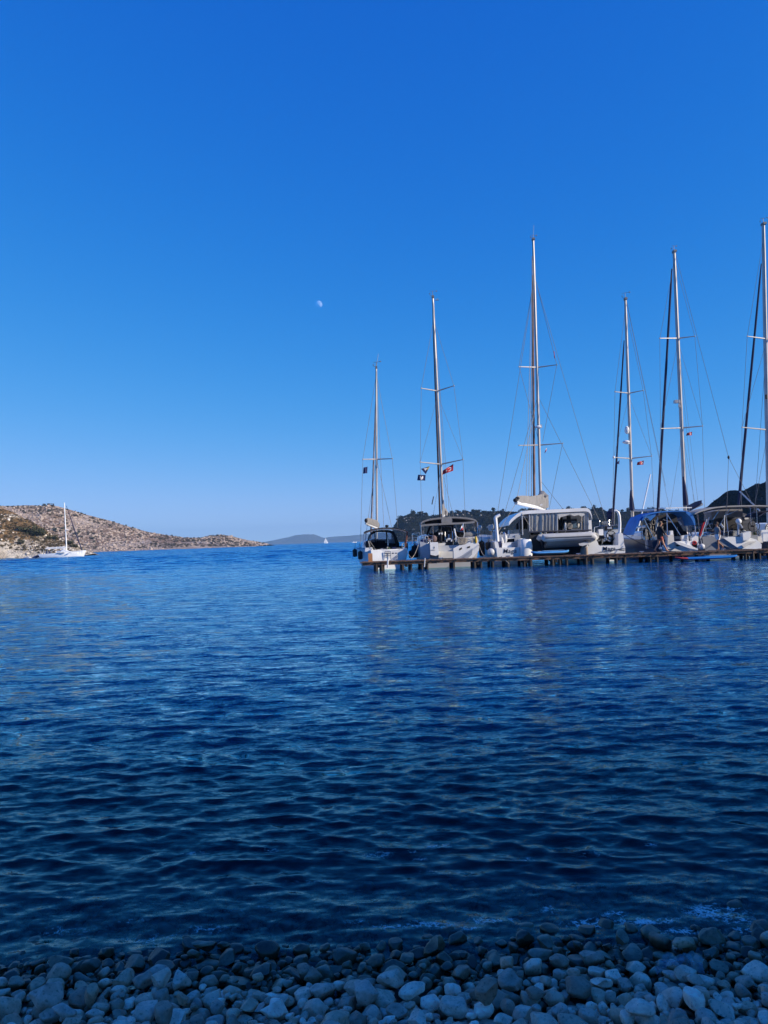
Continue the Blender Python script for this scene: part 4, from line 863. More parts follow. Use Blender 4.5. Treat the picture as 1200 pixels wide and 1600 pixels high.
b = MB(); b.tube([W(913,838.4,Y3-.40), W(916.4,833,Y3-.15), W(918,830,Y3+.3)], .016, 4); b.tube([W(911.6,841.6,Y3-.42), W(917,848,Y3-.40), W(920,853,Y3-.3)], .016, 4); b.build('lifting_strap', ROPED, dg_, True)
for q in (859, 868): px_poly([(q,838.4),(q+1,836.4),(q+5,836.2),(q+6,838)], Y3 - .36, .05, 'grab_handle', HYPD, dg_)
# things on the jetty and in the gap below the dinghy
def board(px0, px1, y0, y1, Y, w, m, label, z=None, th=.10, nose=None, n=24):
    A, B = W(px0, y0, Y), W(px1, y1, Y); c = (A + B)/2; t_ = thing('paddle_board', c, label, 'paddle board'); R = []; i0 = 0
    for k in range(n):
        t = k/(n-1); q = A.lerp(B, t); h = w/2*(max(0, 1 - abs(2*t-1)**3.2))**.5 + .012; th_ = th*(1 - .5*abs(2*t-1)**3); up = .12*max(0, abs(2*t-1) - .6)**2*4
        R.append([q + Vector((0, h*math.cos(a), up + th_/2*math.sin(a)*(1 if abs(math.sin(a)) < .99 else .96))) for a in [2*math.pi*j/12 for j in range(12)]])
    if nose:
        j = int(n*nose[0]); b = MB(); b.loft(R[:j+1]); b.build('nose', nose[1], t_, True); b = MB(); b.loft(R[j:]); b.build('deck', m, t_, True)
        b = MB(); q = A.lerp(B, .70); b.box(q + Vector((0, 0, th/2 + .01)), ((B-A).length*.48, w*.5, .02)); b.build('deck_pad', SUPB, t_)
    else:
        b = MB(); b.loft(R); b.build('deck', m, t_, True); b = MB(); b.box(c + Vector((.2, 0, th/2 + .008)), (1.2, w*.62, .012)); b.build('deck_pad', mat('pale pad', (.3,.55,.82), .6), t_)
    return t_
A = W(829, 866.5, jy(9) + 1.3)
t_ = board(829.6, 889, 864.6, 862.4, jy(9) + 1.45, 1.0, SUPB, 'light blue paddle board lying on the jetty below the hanging dinghy', th=.22)
t_ = board(1055, 1152, 873.4, 869.8, 42.05, .8, SUPD, 'blue paddle board with a red nose afloat beside the jetty', th=.17, nose=(.2, SUPR))
b = MB(); b.tube([W(916.4, 869, 43.7), W(915.4, 855.6, 43.7)], .10, 10); b.ell(W(915.4,855.4,43.7), (.10,.10,.04), 10, 6); tag(b.build('mooring_post', mat('pale timber post', (.40,.31,.22), .8, .3, 5), None, True), 'pale timber post at the right end of the hanging dinghy', 'post')
b = MB(); b.box(W(843,862.4,44.9), (.16,.2,.1)); tag(b.build('crate', GEL), 'tiny white box beside the light blue paddle board', 'box')

# ---- yacht 4: blue bimini ------------------------------------------------------------------
Y4 = 45.6; X4 = W(1062, 860, Y4).x
b4 = thing('sailing_yacht', (X4, Y4, 0), 'white sailing yacht with bright blue bimini and solar panel on top', 'sailboat', 'yachts moored stern to the jetty')
mb = MB(); hull_mesh(mb, (X4 + .05, Y4 + .3), 12.2, 3.1, 3.9, 1.2, 1.55, rad(0), rake=.05, p=.42, dr=.4); mb.build('hull', [mat('dark navy tone', (.022,.032,.065), .3, .15, 1), GREYD], b4, True)  # whole hull drawn in one dark navy tone
px_poly([(1036,862),(1037,852),(1044,848),(1054,846),(1089,845),(1092,850),(1090,861),(1085,866),(1040,868)], Y4, .3, 'transom', GEL, b4)
px_poly([(1043,858),(1043.6,836.4),(1052.6,835),(1054,857)], Y4 - .12, .6, 'locker_box', GELO, b4); px_poly([(1047.4,835.6),(1047.6,829.4),(1051.6,829),(1052,835.2)], Y4 + .1, .3, 'winch_box', GEL, b4)
px_poly([(1066.4,857),(1066,837),(1075,835.6),(1076.4,846),(1073.4,857.6)], Y4 + .05, .25, 'seat_mould', GEL, b4); ringpart(b4, 1071.6, 842.6, Y4 + .02, 2.2, .02, 'vent_ring', SCREEN)
px_poly([(1080,858),(1081,841),(1087,836.6),(1091,838),(1091.6,850),(1087,859)], Y4 + .0, .3, 'seat_mould', GEL, b4); ringpart(b4, 1085, 848, Y4 - .03, 2.6, .03, 'lifebuoy', REDC)
b = MB(); b.prism([W(x, y, Y4 - .3) for x, y in ((1055,846.6),(1059,845.8),(1082,853.6),(1091,857.6),(1090,859.4),(1076,856.4),(1060,850.6))], (0, .35, 0)); b.build('passerelle', GEL, b4)
px_poly([(1046,862),(1056,856),(1062,859),(1068,863),(1052,866)], Y4 - .16, .1, 'swim_step', GELO, b4); px_poly([(1055.4,852),(1061,851),(1063,852.4),(1058,854)], Y4 - .05, .03, 'step_recess', RUB, b4)
b = MB(); b.prism([W(x, y, Y4 + .4) for x, y in ((1026,850),(1028,838),(1038,836),(1040,850))], (.1, 4.6, .05)); b.prism([W(x, y, Y4 + .4) for x, y in ((1078,848),(1080,838),(1089,838),(1091,848))], (-.2, 4.6, .05)); b.build('coaming', GELO, b4)
b = MB(); b.prism([W(x, y, Y4 + 4.0) for x, y in ((1010,848),(1012,832),(1022,829),(1066,829),(1072,834),(1074,848))], (-.3, 4.5, 0)); b.build('cabin', GEL, b4)
px_poly([(1026,846),(1026.6,806),(1046,802),(1066,806),(1072,828),(1078,846)], Y4 + 3.9, .06, 'sprayhood', CBLACK, b4)
b = MB(); b.prism([W(x, y, Y4 + 2.3) for x, y in ((1057,811),(1070,804.4),(1076,807),(1079,816),(1081,828),(1078,832),(1068,829))], (0, .03, 0)); b.build('side_screen', VINYL, b4)
px_poly([(1059,814.6),(1062,814),(1066,819),(1064,821)], Y4 + 2.26, .02, 'white_patch', WHC, b4)
canopy(b4, [(1004,812),(1008,806.4),(1016,802.4),(1028,799.6),(1042,798.4),(1056,797.8),(1068,798),(1075,800),(1080,804),(1083,811),(1085,819)], Y4 + .7, 2.3, .06, CBLUE)
b = MB(); b.prism([W(x, y, Y4 + .66) for x, y in ((1071.4,798.6),(1078,800.6),(1083,805.6),(1086,812),(1086.6,820.4),(1085.4,821),(1082,813.6),(1078.6,807.6),(1073,802.6))], (0, .05, 0)); b.build('bimini_edge', CBLUE, b4)
b = MB(); b.sheet([W(x, y, Y4 + .9) for x, y in ((1004,806),(1000,812),(996,820),(990,834.6))], (0, 2.2, 0), .05); b.build('side_flap', CBLUE, b4, True)
b = MB(); b.prism([W(x, y, Y4 + .8) for x, y in ((1004,806),(1009,804),(1026,801),(1024,806),(1016,814),(1012,809),(1006,809))], (0, .05, 0)); b.build('bimini_valance', CBLUE, b4)
px_poly([(1008,836),(1010,812),(1016,815),(1025,806),(1058,801),(1059,812),(1069,830),(1071,838)], Y4 + 3.4, .05, 'interior_shade_sheet', INT, b4)  # dark sheet standing in for the shade under the bimini
b = MB(); b.sheet([W(1040,793.2,Y4+.8), W(1081,792.2,Y4+.8)], (0, 1.2, .04), .06); b.build('solar_panel', GEL, b4)
px_tubes([[(1042,794,Y4+1.4),(1042,799,Y4+1.4)],[(1060,793.6,Y4+1.4),(1060,798,Y4+1.4)],[(1077,793.2,Y4+1.4),(1077,799,Y4+1.4)]], .02, 'panel_strut', STEEL, b4)
px_tubes([[(1042,801,Y4+.7),(1043,838,Y4+.3)],[(1085.4,820,Y4+.75),(1087,840,Y4+.5)],[(1006,810,Y4+.8),(1024,846,Y4+.5)],[(1066,800,Y4+2.6),(1082,842,Y4+1.6)],[(1042,803,Y4+.7),(1063,836,Y4+.2)],[(1036,812,Y4+.8),(1049,815.6,Y4+.8)]], .026, 'bimini_frame', STEEL, b4)
rail(b4, [(1012,846,Y4+2.4),(1020,834,Y4+1.2),(1030,832,Y4+.4),(1041,833,Y4+.2)], [((1018,850,Y4+1.4),(1020,834,Y4+1.2)),((1028,851,Y4+.5),(1029,832,Y4+.4)),((1036,850,Y4+.3),(1037,832.6,Y4+.3))])
b = MB()
for k in range(9):
    px = 1003 + k*4 + random.uniform(-1.5, 1.5); b.tube([W(px, 842, Y4 + 1.2), W(px + random.uniform(-5, 5), random.uniform(808, 826), Y4 + 1.2)], random.uniform(.012, .03), 5)
b.build('fishing_rods', ROPE, b4, True)
b = MB()
for k in range(7): b.ell(W(1009 + k*3.6, 836 + random.uniform(-6, 5), Y4 + 1.6), (random.uniform(.12,.24), .2, random.uniform(.14,.3)), 8, 6)
b.build('deck_bags', INT, b4, True)
b = MB()
for px, py in ((1014,822),(1021,816),(1028,828),(1017,832),(1024,836)): b.ring(W(px, py, Y4+1.1), .16, .018, 'Y', 14, 4, .6)
b.build('hanging_coil', ROPE, b4, True)
px_tubes([[(1024.6,842,Y4+.9),(1025.4,812,Y4+.9)],[(1026.6,842,Y4+.9),(1027.8,808,Y4+.9)]], .028, 'boat_hook', CWHITE, b4)
Ym = Y4 + 6.4
mast(b4, (989.4, 838), (977, 467), Ym, .095)
b = MB(); b.tube([W(987.6,798,Ym-.2), W(986.4,780,Ym-.2), W(985.4,766,Ym-.15)], [.2,.13,.04], 8); b.build('mast_boot', CNAVY, b4, True)
b = MB(); b.tube([W(990,797.6,Ym-.2), W(1024,797,Y4+1.4)], .085, 8); b.build('boom', HULLGREY, b4, True)
furled(b4, (956.6, 826, Y4 + 12.2), (975.2, 532, Ym + .5), .085, CNAVY, .05)
b = MB(); b.tube([W(950,814,Y4+12), W(953.6,803,Y4+12), W(957.4,795,Y4+12)], [.05,.32,.1], 8); b.build('sail_bundle', CNAVY, b4, True)
for sx, sy, tips in ((982.6,614.4,((961,612),(1005,610))), (985.4,716.4,((959,714.6),(1018,712.6)))):
    for t in tips: spreader(b4, (sx,sy,Ym), (*t,Ym-.8), .035)
b = MB(); b.ell(W(959,714.6,Ym-.8), (.09,.09,.1), 8, 6); b.build('spreader_light', GEL, b4, True)
for (a, c, e) in (((961,612),(959,714.6),(956,840)), ((1005,610),(1018,712.6),(1024,842))):
    wire(b4, (977.6,480,Ym), (*a,Ym-.8)); wire(b4, (*a,Ym-.8), (*c,Ym-.8)); wire(b4, (*c,Ym-.8), (*e,Ym-.8)); wire(b4, (982.8,620,Ym), (*c,Ym-.8), .009)
wire(b4, (979,470,Ym), (1040,760,Y4+1), .011, name='backstay'); wire(b4, (978.6,470,Ym), (1046,795,Y4+.6), .008, name='topping_lift'); wire(b4, (959,795,Y4+12), (990,806,Ym), .012, ROPED, 'sheet')
radome(b4, 979.4, 672, Ym - .2, .16, .27); radome(b4, 978.4, 690.6, Ym - .2, .25, .12, (984, 693))
flag(((1006,719.4),(1005.4,725.8),(995.4,726.8),(996.4,722)), Ym - .6, 'small red flag with crescent flying from the shorter mast beside the blue bimini', 'turkish')
flag(((968,719),(967.6,725.4),(963,724.6),(965,721.6)), Ym - .6, 'tiny navy flag beside the dark furled sail of the blue bimini yacht', 'navy')

# ---- yacht 5: white sprayhood and long bimini frame ------------------------------------------
Y5 = 45.6; X5 = W(1140, 860, Y5).x
b5 = thing('sailing_yacht', (X5, Y5, 0), 'grey white sailing yacht with long pale awning and an outboard motor on its stern rail', 'sailboat', 'yachts moored stern to the jetty')
mb = MB(); hull_mesh(mb, (X5 + .2, Y5 + .3), 13.0, 3.3, 4.1, 1.28, 1.65, 0, rake=.05, p=.42, dr=.4); mb.build('hull', [mat('grey hull with shade', (.24,.25,.27), .35, .15, 1), GREYD], b5, True)  # grey lowered so the colour carries the shade on the hull side
b = MB(); b.prism([W(x, y, Y5) for x, y in ((1131,841),(1140,838.6),(1168,839),(1182,843),(1190,850),(1190,857),(1176,858),(1155,857),(1144,850))], (0, .35, 0)); b.build('transom', GEL, b5)
px_poly([(1124,846),(1131,840.6),(1146,851),(1157,858.4),(1147,859),(1132,853.6)], Y5 + .1, .3, 'stern_quarter', mat('grey quarter with shade', (.27,.28,.30), .4), b5)  # same shade put into the grey of the quarter
b = MB(); b.prism([W(x, y, Y5 - .15) for x, y in ((1160.4,833),(1172.6,830),(1173.2,838),(1170,844),(1161.6,844.6))], (0, .4, 0)); b.build('locker_box', GEL, b5)
px_poly([(1159,852),(1172,846),(1182,845),(1180,847.6),(1172,850),(1163,856)], Y5 - .1, .3, 'swim_step', GELO, b5)
b = MB(); b.ell(W(1154,814.6,Y5+.1), (.17,.2,.17), 10, 7); b.build('motor_cowl', GEL, b5, True)
b = MB(); b.tube([W(1154,818,Y5+.1), W(1153.6,828,Y5+.1), W(1153.4,836,Y5+.1)], [.08,.06,.07], 7); b.tube([W(1156.6,819,Y5+.05), W(1160,825,Y5+.0)], .055, 6); b.build('outboard_motor', SCREEN, b5, True)
b = MB(); b.prism([W(x, y, Y5 + .5) for x, y in ((1112,848),(1114,838),(1128,836),(1131,846))], (.1, 4.6, .05)); b.prism([W(x, y, Y5 + .5) for x, y in ((1176,848),(1178,838),(1190,838),(1192,848))], (-.2, 4.6, .05)); b.build('coaming', GELO, b5)
b = MB(); b.prism([W(x, y, Y5 + 4.2) for x, y in ((1094,850),(1096,834),(1108,831),(1160,831),(1166,836),(1168,850))], (-.4, 4.5, 0)); b.build('cabin', GEL, b5)
px_poly([(1094,844),(1096,838),(1122,836),(1122,840)], Y5 + 4.1, .05, 'cabin_window', DGLASS, b5)
canopy(b5, [(1086,802),(1092,799),(1102,796),(1116,792.6),(1132,790.6),(1150,789.8),(1170,789.4),(1190,789.4),(1215,790.4)], Y5 + .5, 2.2, .07, mat('worn pale awning', (.42,.40,.37), .85, .3, 2), 'awning')
canopy(b5, [(1112,800),(1122,797),(1136,795.4),(1160,795.4)], Y5 + 2.9, 1.2, .5, CGREY, 'sprayhood_top')
b = MB(); b.prism([W(x, y, Y5 + 4.0) for x, y in ((1112,830),(1116,806),(1126,800),(1150,798),(1166,803),(1180,816),(1184,830))], (0, .05, 0)); b.build('sprayhood', mat('grey hood', (.10,.105,.125), .8, .3, 3), b5)
px_poly([(1118,804),(1128,800.4),(1146,800),(1146,806),(1132,808.6)], Y5 + 3.94, .03, 'hood_window', CWHITE, b5); px_poly([(1162,806),(1168,805.6),(1170,811),(1164,812)], Y5 + 3.94, .03, 'hood_patch', CWHITE, b5)
px_poly([(1128,838),(1128,812),(1160,810),(1162,838)], Y5 + 3.9, .04, 'companionway', INT, b5)
b = MB()
for a, c in (((1090,800,Y5+.6),(1093,838,Y5+1)), ((1098,799,Y5+.6),(1110,824,Y5+1)), ((1124,797,Y5+1),(1114,812,Y5+1)), ((1140,795,Y5+.6),(1124,822,Y5+1)), ((1134,801,Y5+1.2),(1138,834,Y5+.6)), ((1172,791,Y5+.6),(1174,820,Y5+.8)), ((1154,797,Y5+1),(1132,806,Y5+1)), ((1182,790,Y5+.6),(1184,838,Y5+.6)), ((1108,808,Y5+.8),(1104,822,Y5+.6))): b.tube([W(*a), W(*c)], .022, 5)
b.build('awning_frame', STEEL, b5, True)
rail(b5, [(1106,848,Y5+2),(1110,834,Y5+1.2),(1124,831,Y5+.3),(1150,829,Y5+.1),(1158,830,Y5+.1),(1160,840,Y5+.1)], [((1124,842,Y5+.3),(1124,831,Y5+.3)),((1138,840,Y5+.1),(1138,830,Y5+.1)),((1150,840,Y5+.1),(1150,829,Y5+.1))])
ringpart(b5, 1178, 822, Y5 + 1.6, 9, .025); ringpart(b5, 1146, 826, Y5 + 1.8, 6, .02)
b = MB()
for k in range(8): b.ell(W(1116 + k*7 + random.uniform(-2,2), 834 + random.uniform(-4, 2), Y5 + 2.4), (random.uniform(.15,.3), .25, random.uniform(.12,.24)), 8, 6)
b.build('cockpit_cushions', mat('blue grey cushion', (.05,.08,.16), .8, .4, 2), b5, True)
px_tubes([[(1126,818.6,Y5+.2),(1130,824,Y5+.2)]], .06, 'danbuoy', FEND, b5); px_tubes([[(1131,838,Y5+.2),(1132,806,Y5+.2)]], .03, 'rail_pole', CWHITE, b5)
Ym = Y5 + 6.6
mast(b5, (1072, 836), (1053.2, 393), Ym, .115)
b = MB(); b.tube([W(1071.6,790,Ym-.25), W(1070.6,776,Ym-.24), W(1069.4,760,Ym-.2), W(1067.6,745,Ym-.15)], [.2,.17,.12,.05], 8); b.build('mast_boot', CNAVY, b5, True)
sailcover(b5, [(1096.4,784.6,Y5+2.2,.12,.12),(1093,786,Y5+2.3,.22,.16),(1086,789.4,Y5+3.4,.25,.2),(1078,793.4,Y5+5,.25,.24),(1073,795.6,Y5+6.2,.2,.2)], CNAVY, ((1096.6,788,Y5+2.2),(1073,799,Y5+6.3),.08,HULLGREY))
furled(b5, (1025.6, 836, Y5 + 12.7), (1049.8, 420, Ym + .5), .115, CNAVY, .07)
for sx, sy, tips in ((1059.4,528.6,((1031,528.6),(1085.6,525.4))), (1066,668.6,((1032,669.6),(1097.6,665.6)))):
    for t in tips: spreader(b5, (sx,sy,Ym), (*t,Ym-.9), .04)
for (a, c, e) in (((1031,528.6),(1032,669.6),(1030,842)), ((1085.6,525.4),(1097.6,665.6),(1102,846))):
    wire(b5, (1054,405,Ym), (*a,Ym-.9)); wire(b5, (*a,Ym-.9), (*c,Ym-.9)); wire(b5, (*c,Ym-.9), (*e,Ym-.9)); wire(b5, (1059.6,534,Ym), (*c,Ym-.9), .01); wire(b5, (1066.2,674,Ym), (e[0]+(10 if e[0] < 1060 else -6), e[1], Ym-.8), .009)
wire(b5, (1055.4,396,Ym), (1138.4,714.6,Y5+.8), .013, name='backstay'); wire(b5, (1138.4,714.6,Y5+.8), (1134,838,Y5+.3), .012, name='backstay'); wire(b5, (1138.4,714.6,Y5+.8), (1182,800,Y5+.5), .012, name='backstay')
b = MB(); b.ell(W(1138.4,714.6,Y5+.8), (.07,.07,.11), 8, 6); b.build('backstay_block', RUB, b5, True)
for dx in (0, 3.4, 6): wire(b5, (1060+dx*.5,560,Ym-.3), (1076+dx*2.6,792,Ym-1.5), .008, name='halyard')
b = MB(); b.box(W(1057.4,627.6,Ym-.25), (.34,.3,.20)); b.box(W(1061.6,634,Ym-.2), (.12,.12,.2)); b.build('radar_box', HULLGREY, b5)
flag(((1081.4,674.6),(1081,680),(1072.4,680.6),(1074,676.4)), Ym - .8, 'small dark red flag with crescent on the tallest mast beside the blue bimini', 'turkish')
t = flag(((1104.4,812),(1095.4,838.4),(1091.6,836),(1097,819)), Y5 - .3, 'drooping dark red ensign on a slanted white staff over the stern', 'red', wave=.03)
b = MB(); b.tube([W(1104.6,811,Y5-.31), W(1094.6,841,Y5-.31)], .022, 5); b.build('staff', GEL, t, True)

# loose gear on the after decks
GEAR = (CBLACK, ROPE, NAVYC, mat('orange brown gear', (.30,.13,.06), .7, .3, 6), mat('jerry can', (.05,.09,.05), .5), CWHITE, STEEL)
gr_ = random.Random(77)
for bt, Yb, spots in ((b1, Y1, ((584,624,858,.25),(575,632,857,1.2))), (b2, Y2, ((660,672,846,.3),(712,746,846,.25),(664,690,848,1.4),(712,744,842,1.6))), (b3, Y3, ((782,812,835,1.6),(832,868,833,1.3),(872,912,833,1.5),(930,966,842,.9))),
                      (b4, Y4, ((1006,1040,840,1.2),(1046,1088,838,.7),(1024,1060,832,2.2))), (b5, Y5, ((1100,1134,838,2.2),(1136,1186,836,.8),(1120,1180,834,1.8)))):
    for x0, x1, py, dy in spots:
        for q in range(5):
            px = gr_.uniform(x0, x1); m_ = gr_.choice(GEAR); c = W(px, py + gr_.uniform(-2, 3), Yb + dy); b = MB(); kind = gr_.randrange(4)
            if kind == 0: b.ell(c, (gr_.uniform(.08,.18), .14, gr_.uniform(.08,.2)), 8, 6); nm = 'deck_bag'
            elif kind == 1: b.box(c, (gr_.uniform(.12,.3), .2, gr_.uniform(.15,.35)), gr_.uniform(-.4,.4)); nm = 'gear_box'
            elif kind == 2: b.tube([c - Vector((0,0,.15)), c + Vector((0,0,.05))], [.075,.06], 8); b.tube([c + Vector((-.1,0,.06)), c + Vector((.12,.03,.07))], .014, 4); nm = 'winch'; m_ = STEEL
            else:
                b.ring(c + Vector((0, 0, .1)), gr_.uniform(.10,.17), .02, 'Y', 12, 4, .6); nm = 'rope_coil'; m_ = gr_.choice((ROPE, ROPED, CWHITE))
            b.build(nm, m_, bt, kind != 1)
# guard rails along the port and starboard sides
for bt, cx, Yb, L, bm, z0 in ((b2, X2, Y2, 12.4, 4.0, 1.3), (b4, X4 + .05, Y4 + .3, 12.2, 3.9, 1.22), (b5, X5 + .2, Y5 + .3, 13, 4.1, 1.3)):
    for sd in (-1, 1):
        P = [Vector((cx + sd*bm*.5*np.interp(t, [0, .2, .42, .62, .8], [.86, .96, .985, .92, .62]), Yb + t*L, z0 + .62 + .3*t)) for t in np.linspace(.04, .8, 9)]; b = MB(); b.tube(P, .012, 4); b.tube([p - Vector((0, 0, .3)) for p in P], .010, 4); b.build('life_line', STEEL, bt, True)
        for p in P[::2]: b = MB(); b.tube([p - Vector((0, 0, .64)), p], .014, 5); b.build('stanchion', STEEL, bt, True)

# ---- yacht 6 at the edge of the picture, and a far one whose mast shows between ----------------
Y6 = 45.6; X6 = 25.7
b6 = thing('sailing_yacht', (X6, Y6, 0), 'sailing yacht cut off by the picture edge, only its port side and mast showing', 'sailboat', 'yachts moored stern to the jetty')
mb = MB(); hull_mesh(mb, (X6, Y6), 14, 3.6, 4.4, 1.35, 1.8, 0, p=.42, dr=.4); mb.build('hull', [mat('pale blue grey hull', (.42,.46,.52), .35, .1, 1), GREYD], b6, True)
b = MB(); b.prism([(X6 - 1.4, Y6 + 4, 1.3), (X6 - 1.25, Y6 + 4, 1.95), (X6 + 1.25, Y6 + 4, 1.95), (X6 + 1.4, Y6 + 4, 1.3)], (0, 5, .1)); b.build('cabin', GEL, b6)
canopy(b6, [(1186,806),(1196,800),(1210,797),(1250,796),(1300,797),(1330,803)], Y6 + 1, 2, .06, CNAVY)
b = MB(); b.tube([(X6 - 1.6, Y6 + .2, 1.3), (X6 - 1.6, Y6 + .2, 2.1), (X6 + 1.6, Y6 + .2, 2.1), (X6 + 1.6, Y6 + .2, 1.3)], .02, 5); b.build('stern_rail', STEEL, b6, True)
px_poly([(1188,846),(1190,828),(1240,826),(1240,846)], Y6 + .8, .5, 'cockpit_seat', GEL, b6); ringpart(b6, 1205, 826, Y6 + 1.4, 9, .025)
Ym = Y6 + 6.6
mast(b6, (1201.6, 836), (1192.6, 350), Ym, .125)
furled(b6, (1153, 800, Y6 + 12.6), (1189.6, 412, Ym + .5), .115, CNAVY, .06)
for sx, sy, t in ((1197.6,529.6,(1167.6,525.4)), (1199.4,671.6,(1159.4,667.6)), (1197.6,529.6,(1228,526)), (1199.4,671.6,(1240,668))): spreader(b6, (sx,sy,Ym), (*t,Ym-.9), .045)
for a, c in (((1193.4,370,Ym),(1167.6,525.4,Ym-.9)), ((1167.6,525.4,Ym-.9),(1159.4,667.6,Ym-.9)), ((1159.4,667.6,Ym-.9),(1158,842,Ym-.9)), ((1197.6,534,Ym),(1159.4,667.6,Ym-.9)), ((1199.6,676,Ym),(1170,842,Ym-.7)), ((1196,560,Ym),(1176,842,Ym+.4))): wire(b6, a, c, .012)
b = MB(); b.box(W(1197.4,620,Ym-.25), (.12,.1,.3)); b.build('radar_box', CBLACK, b6)
b = MB(); b.tube([W(1156,768,Y6+11.9), W(1187,798,Y6+8)], .05, 6); b.build('staysail_boom', HULLGREY, b6, True)
def far_yacht(px, Y, L, top, yaw, label, hullm=GEL):
    base = W(px, 850, Y); t_ = thing('sailing_yacht', (base.x, Y, 0), label, 'sailboat'); mb = MB(); hull_mesh(mb, (base.x, Y), L, L*.26, L*.33, 1.1, 1.5, yaw, n=16, m=8); mb.build('hull', [hullm, GREYD], t_, True)
    fx, fy = math.sin(yaw), math.cos(yaw); b = MB()
    b.box((base.x + fx*L*.45, Y + fy*L*.45, 1.45), (L*.17, L*.35, .5), -yaw); b.build('cabin', GEL, t_)
    m_ = W(*top, Y + fy*L*.52); b = MB(); b.tube([Vector((base.x + fx*L*.52, m_.y, 1.2)), m_], .09, 7); b.build('mast', GEL, t_, True)
    b = MB(); b.tube([Vector((base.x + fx*L*.5, Y + fy*L*.5, 2.3)), Vector((base.x + fx*L*.12, Y + fy*L*.12, 2.35))], .14, 7); b.build('boom', CWHITE, t_, True); return t_
far_yacht(1020, 92, 11, (1016.2, 741), 0, 'distant white yacht whose thin mast shows between the two navy furled sails')

# fenders and mooring lines -------------------------------------------------------------------
fender(554.6, 864, Y1 + 3.0, 3.6, 6.2, RUB, 'black fender hanging outermost from the yacht at the jetty end')
fender(563, 867.6, Y1 + 1.6, 3.8, 6.6, RUB, 'black fender nearest the upright orange brown board')
fender(648.6, 861.6, Y2 + 2.0, 5.2, 10, RUB, 'long black fender on the left side of the grey bimini yacht')
fender(642.6, 866, Y2 + 3.4, 4, 6, RUB, 'small black fender low between the two leftmost moored yachts')
fender(753, 857, Y2 + 2.4, 4.6, 12, RUB, 'long black fender on the right side of the grey bimini yacht')
fender(767.6, 862.6, Y3 + .2, 6.2, 6.2, FEND, 'round white fender at the left corner of the catamaran', 'ball_fender', True)
fender(763.4, 853, Y3 + 1.2, 5, 6.5, RUB, 'black fender above the round white one on the catamaran')
fender(1003.4, 849.4, Y4 + 2.2, 3.8, 7.4, FGREY, 'left of two grey fenders on the dark side of the blue bimini yacht')
fender(1012, 850.6, Y4 + 1.0, 3.9, 7.6, FGREY, 'right of two grey fenders on the dark side of the blue bimini yacht')
fender(1032.4, 857, Y4 + .1, 2.8, 2.8, FEND, 'small round white fender behind the legs of the walking person in black', 'ball_fender', True)
fender(1096.6, 854, Y4 - .1, 4.6, 4.6, FEND, 'bright white ball fender under the drooping red ensign', 'ball_fender', True)
fender(1114, 853, Y5 + .5, 4.2, 4.4, FEND, 'dull white ball fender left of the person in the grey top', 'ball_fender', True)
line3((642, 873, 43.6), (653.6, 851, Y2), 'pale line from the jetty up to the left quarter of the grey bimini yacht')
line3((759, 870, 43.4), (748, 851, Y2), 'pale line from the jetty up to the right quarter of the grey bimini yacht')
line3((643.6, 872.4, 43.7), (635, 860, Y1), 'thin line from the jetty to the right quarter of the black bimini yacht', .05)
line3((1056, 862, 43.2), (971, 832, Y3 + .3), 'long dark line sagging from the jetty to the catamaran starboard stern', .25, .02, ROPED)
line3((1160, 858, 43), (1116, 847, Y5 + .4), 'dark line from the jetty to the left quarter of the yacht with the outboard', .1, .018, ROPED)
line3((783, 869, 43.3), (795, 880.4, 42.75), 'short rope end hanging off the jetty edge below the catamaran name', .0, .02)
line3((1023.6, 864, 42.85), (1024.6, 882, 42.8), 'rope hanging straight down off the jetty below the walking person in black', .0, .02)
line3((664, 872, 42.95), (663, 886, 42.85), 'white rope hanging off the jetty below the grey bimini yacht', .0, .03, FEND)
line3((606, 874, 42.95), (605.4, 887, 42.9), 'white rope end hanging off the jetty below the black bimini yacht', .0, .05, FEND)

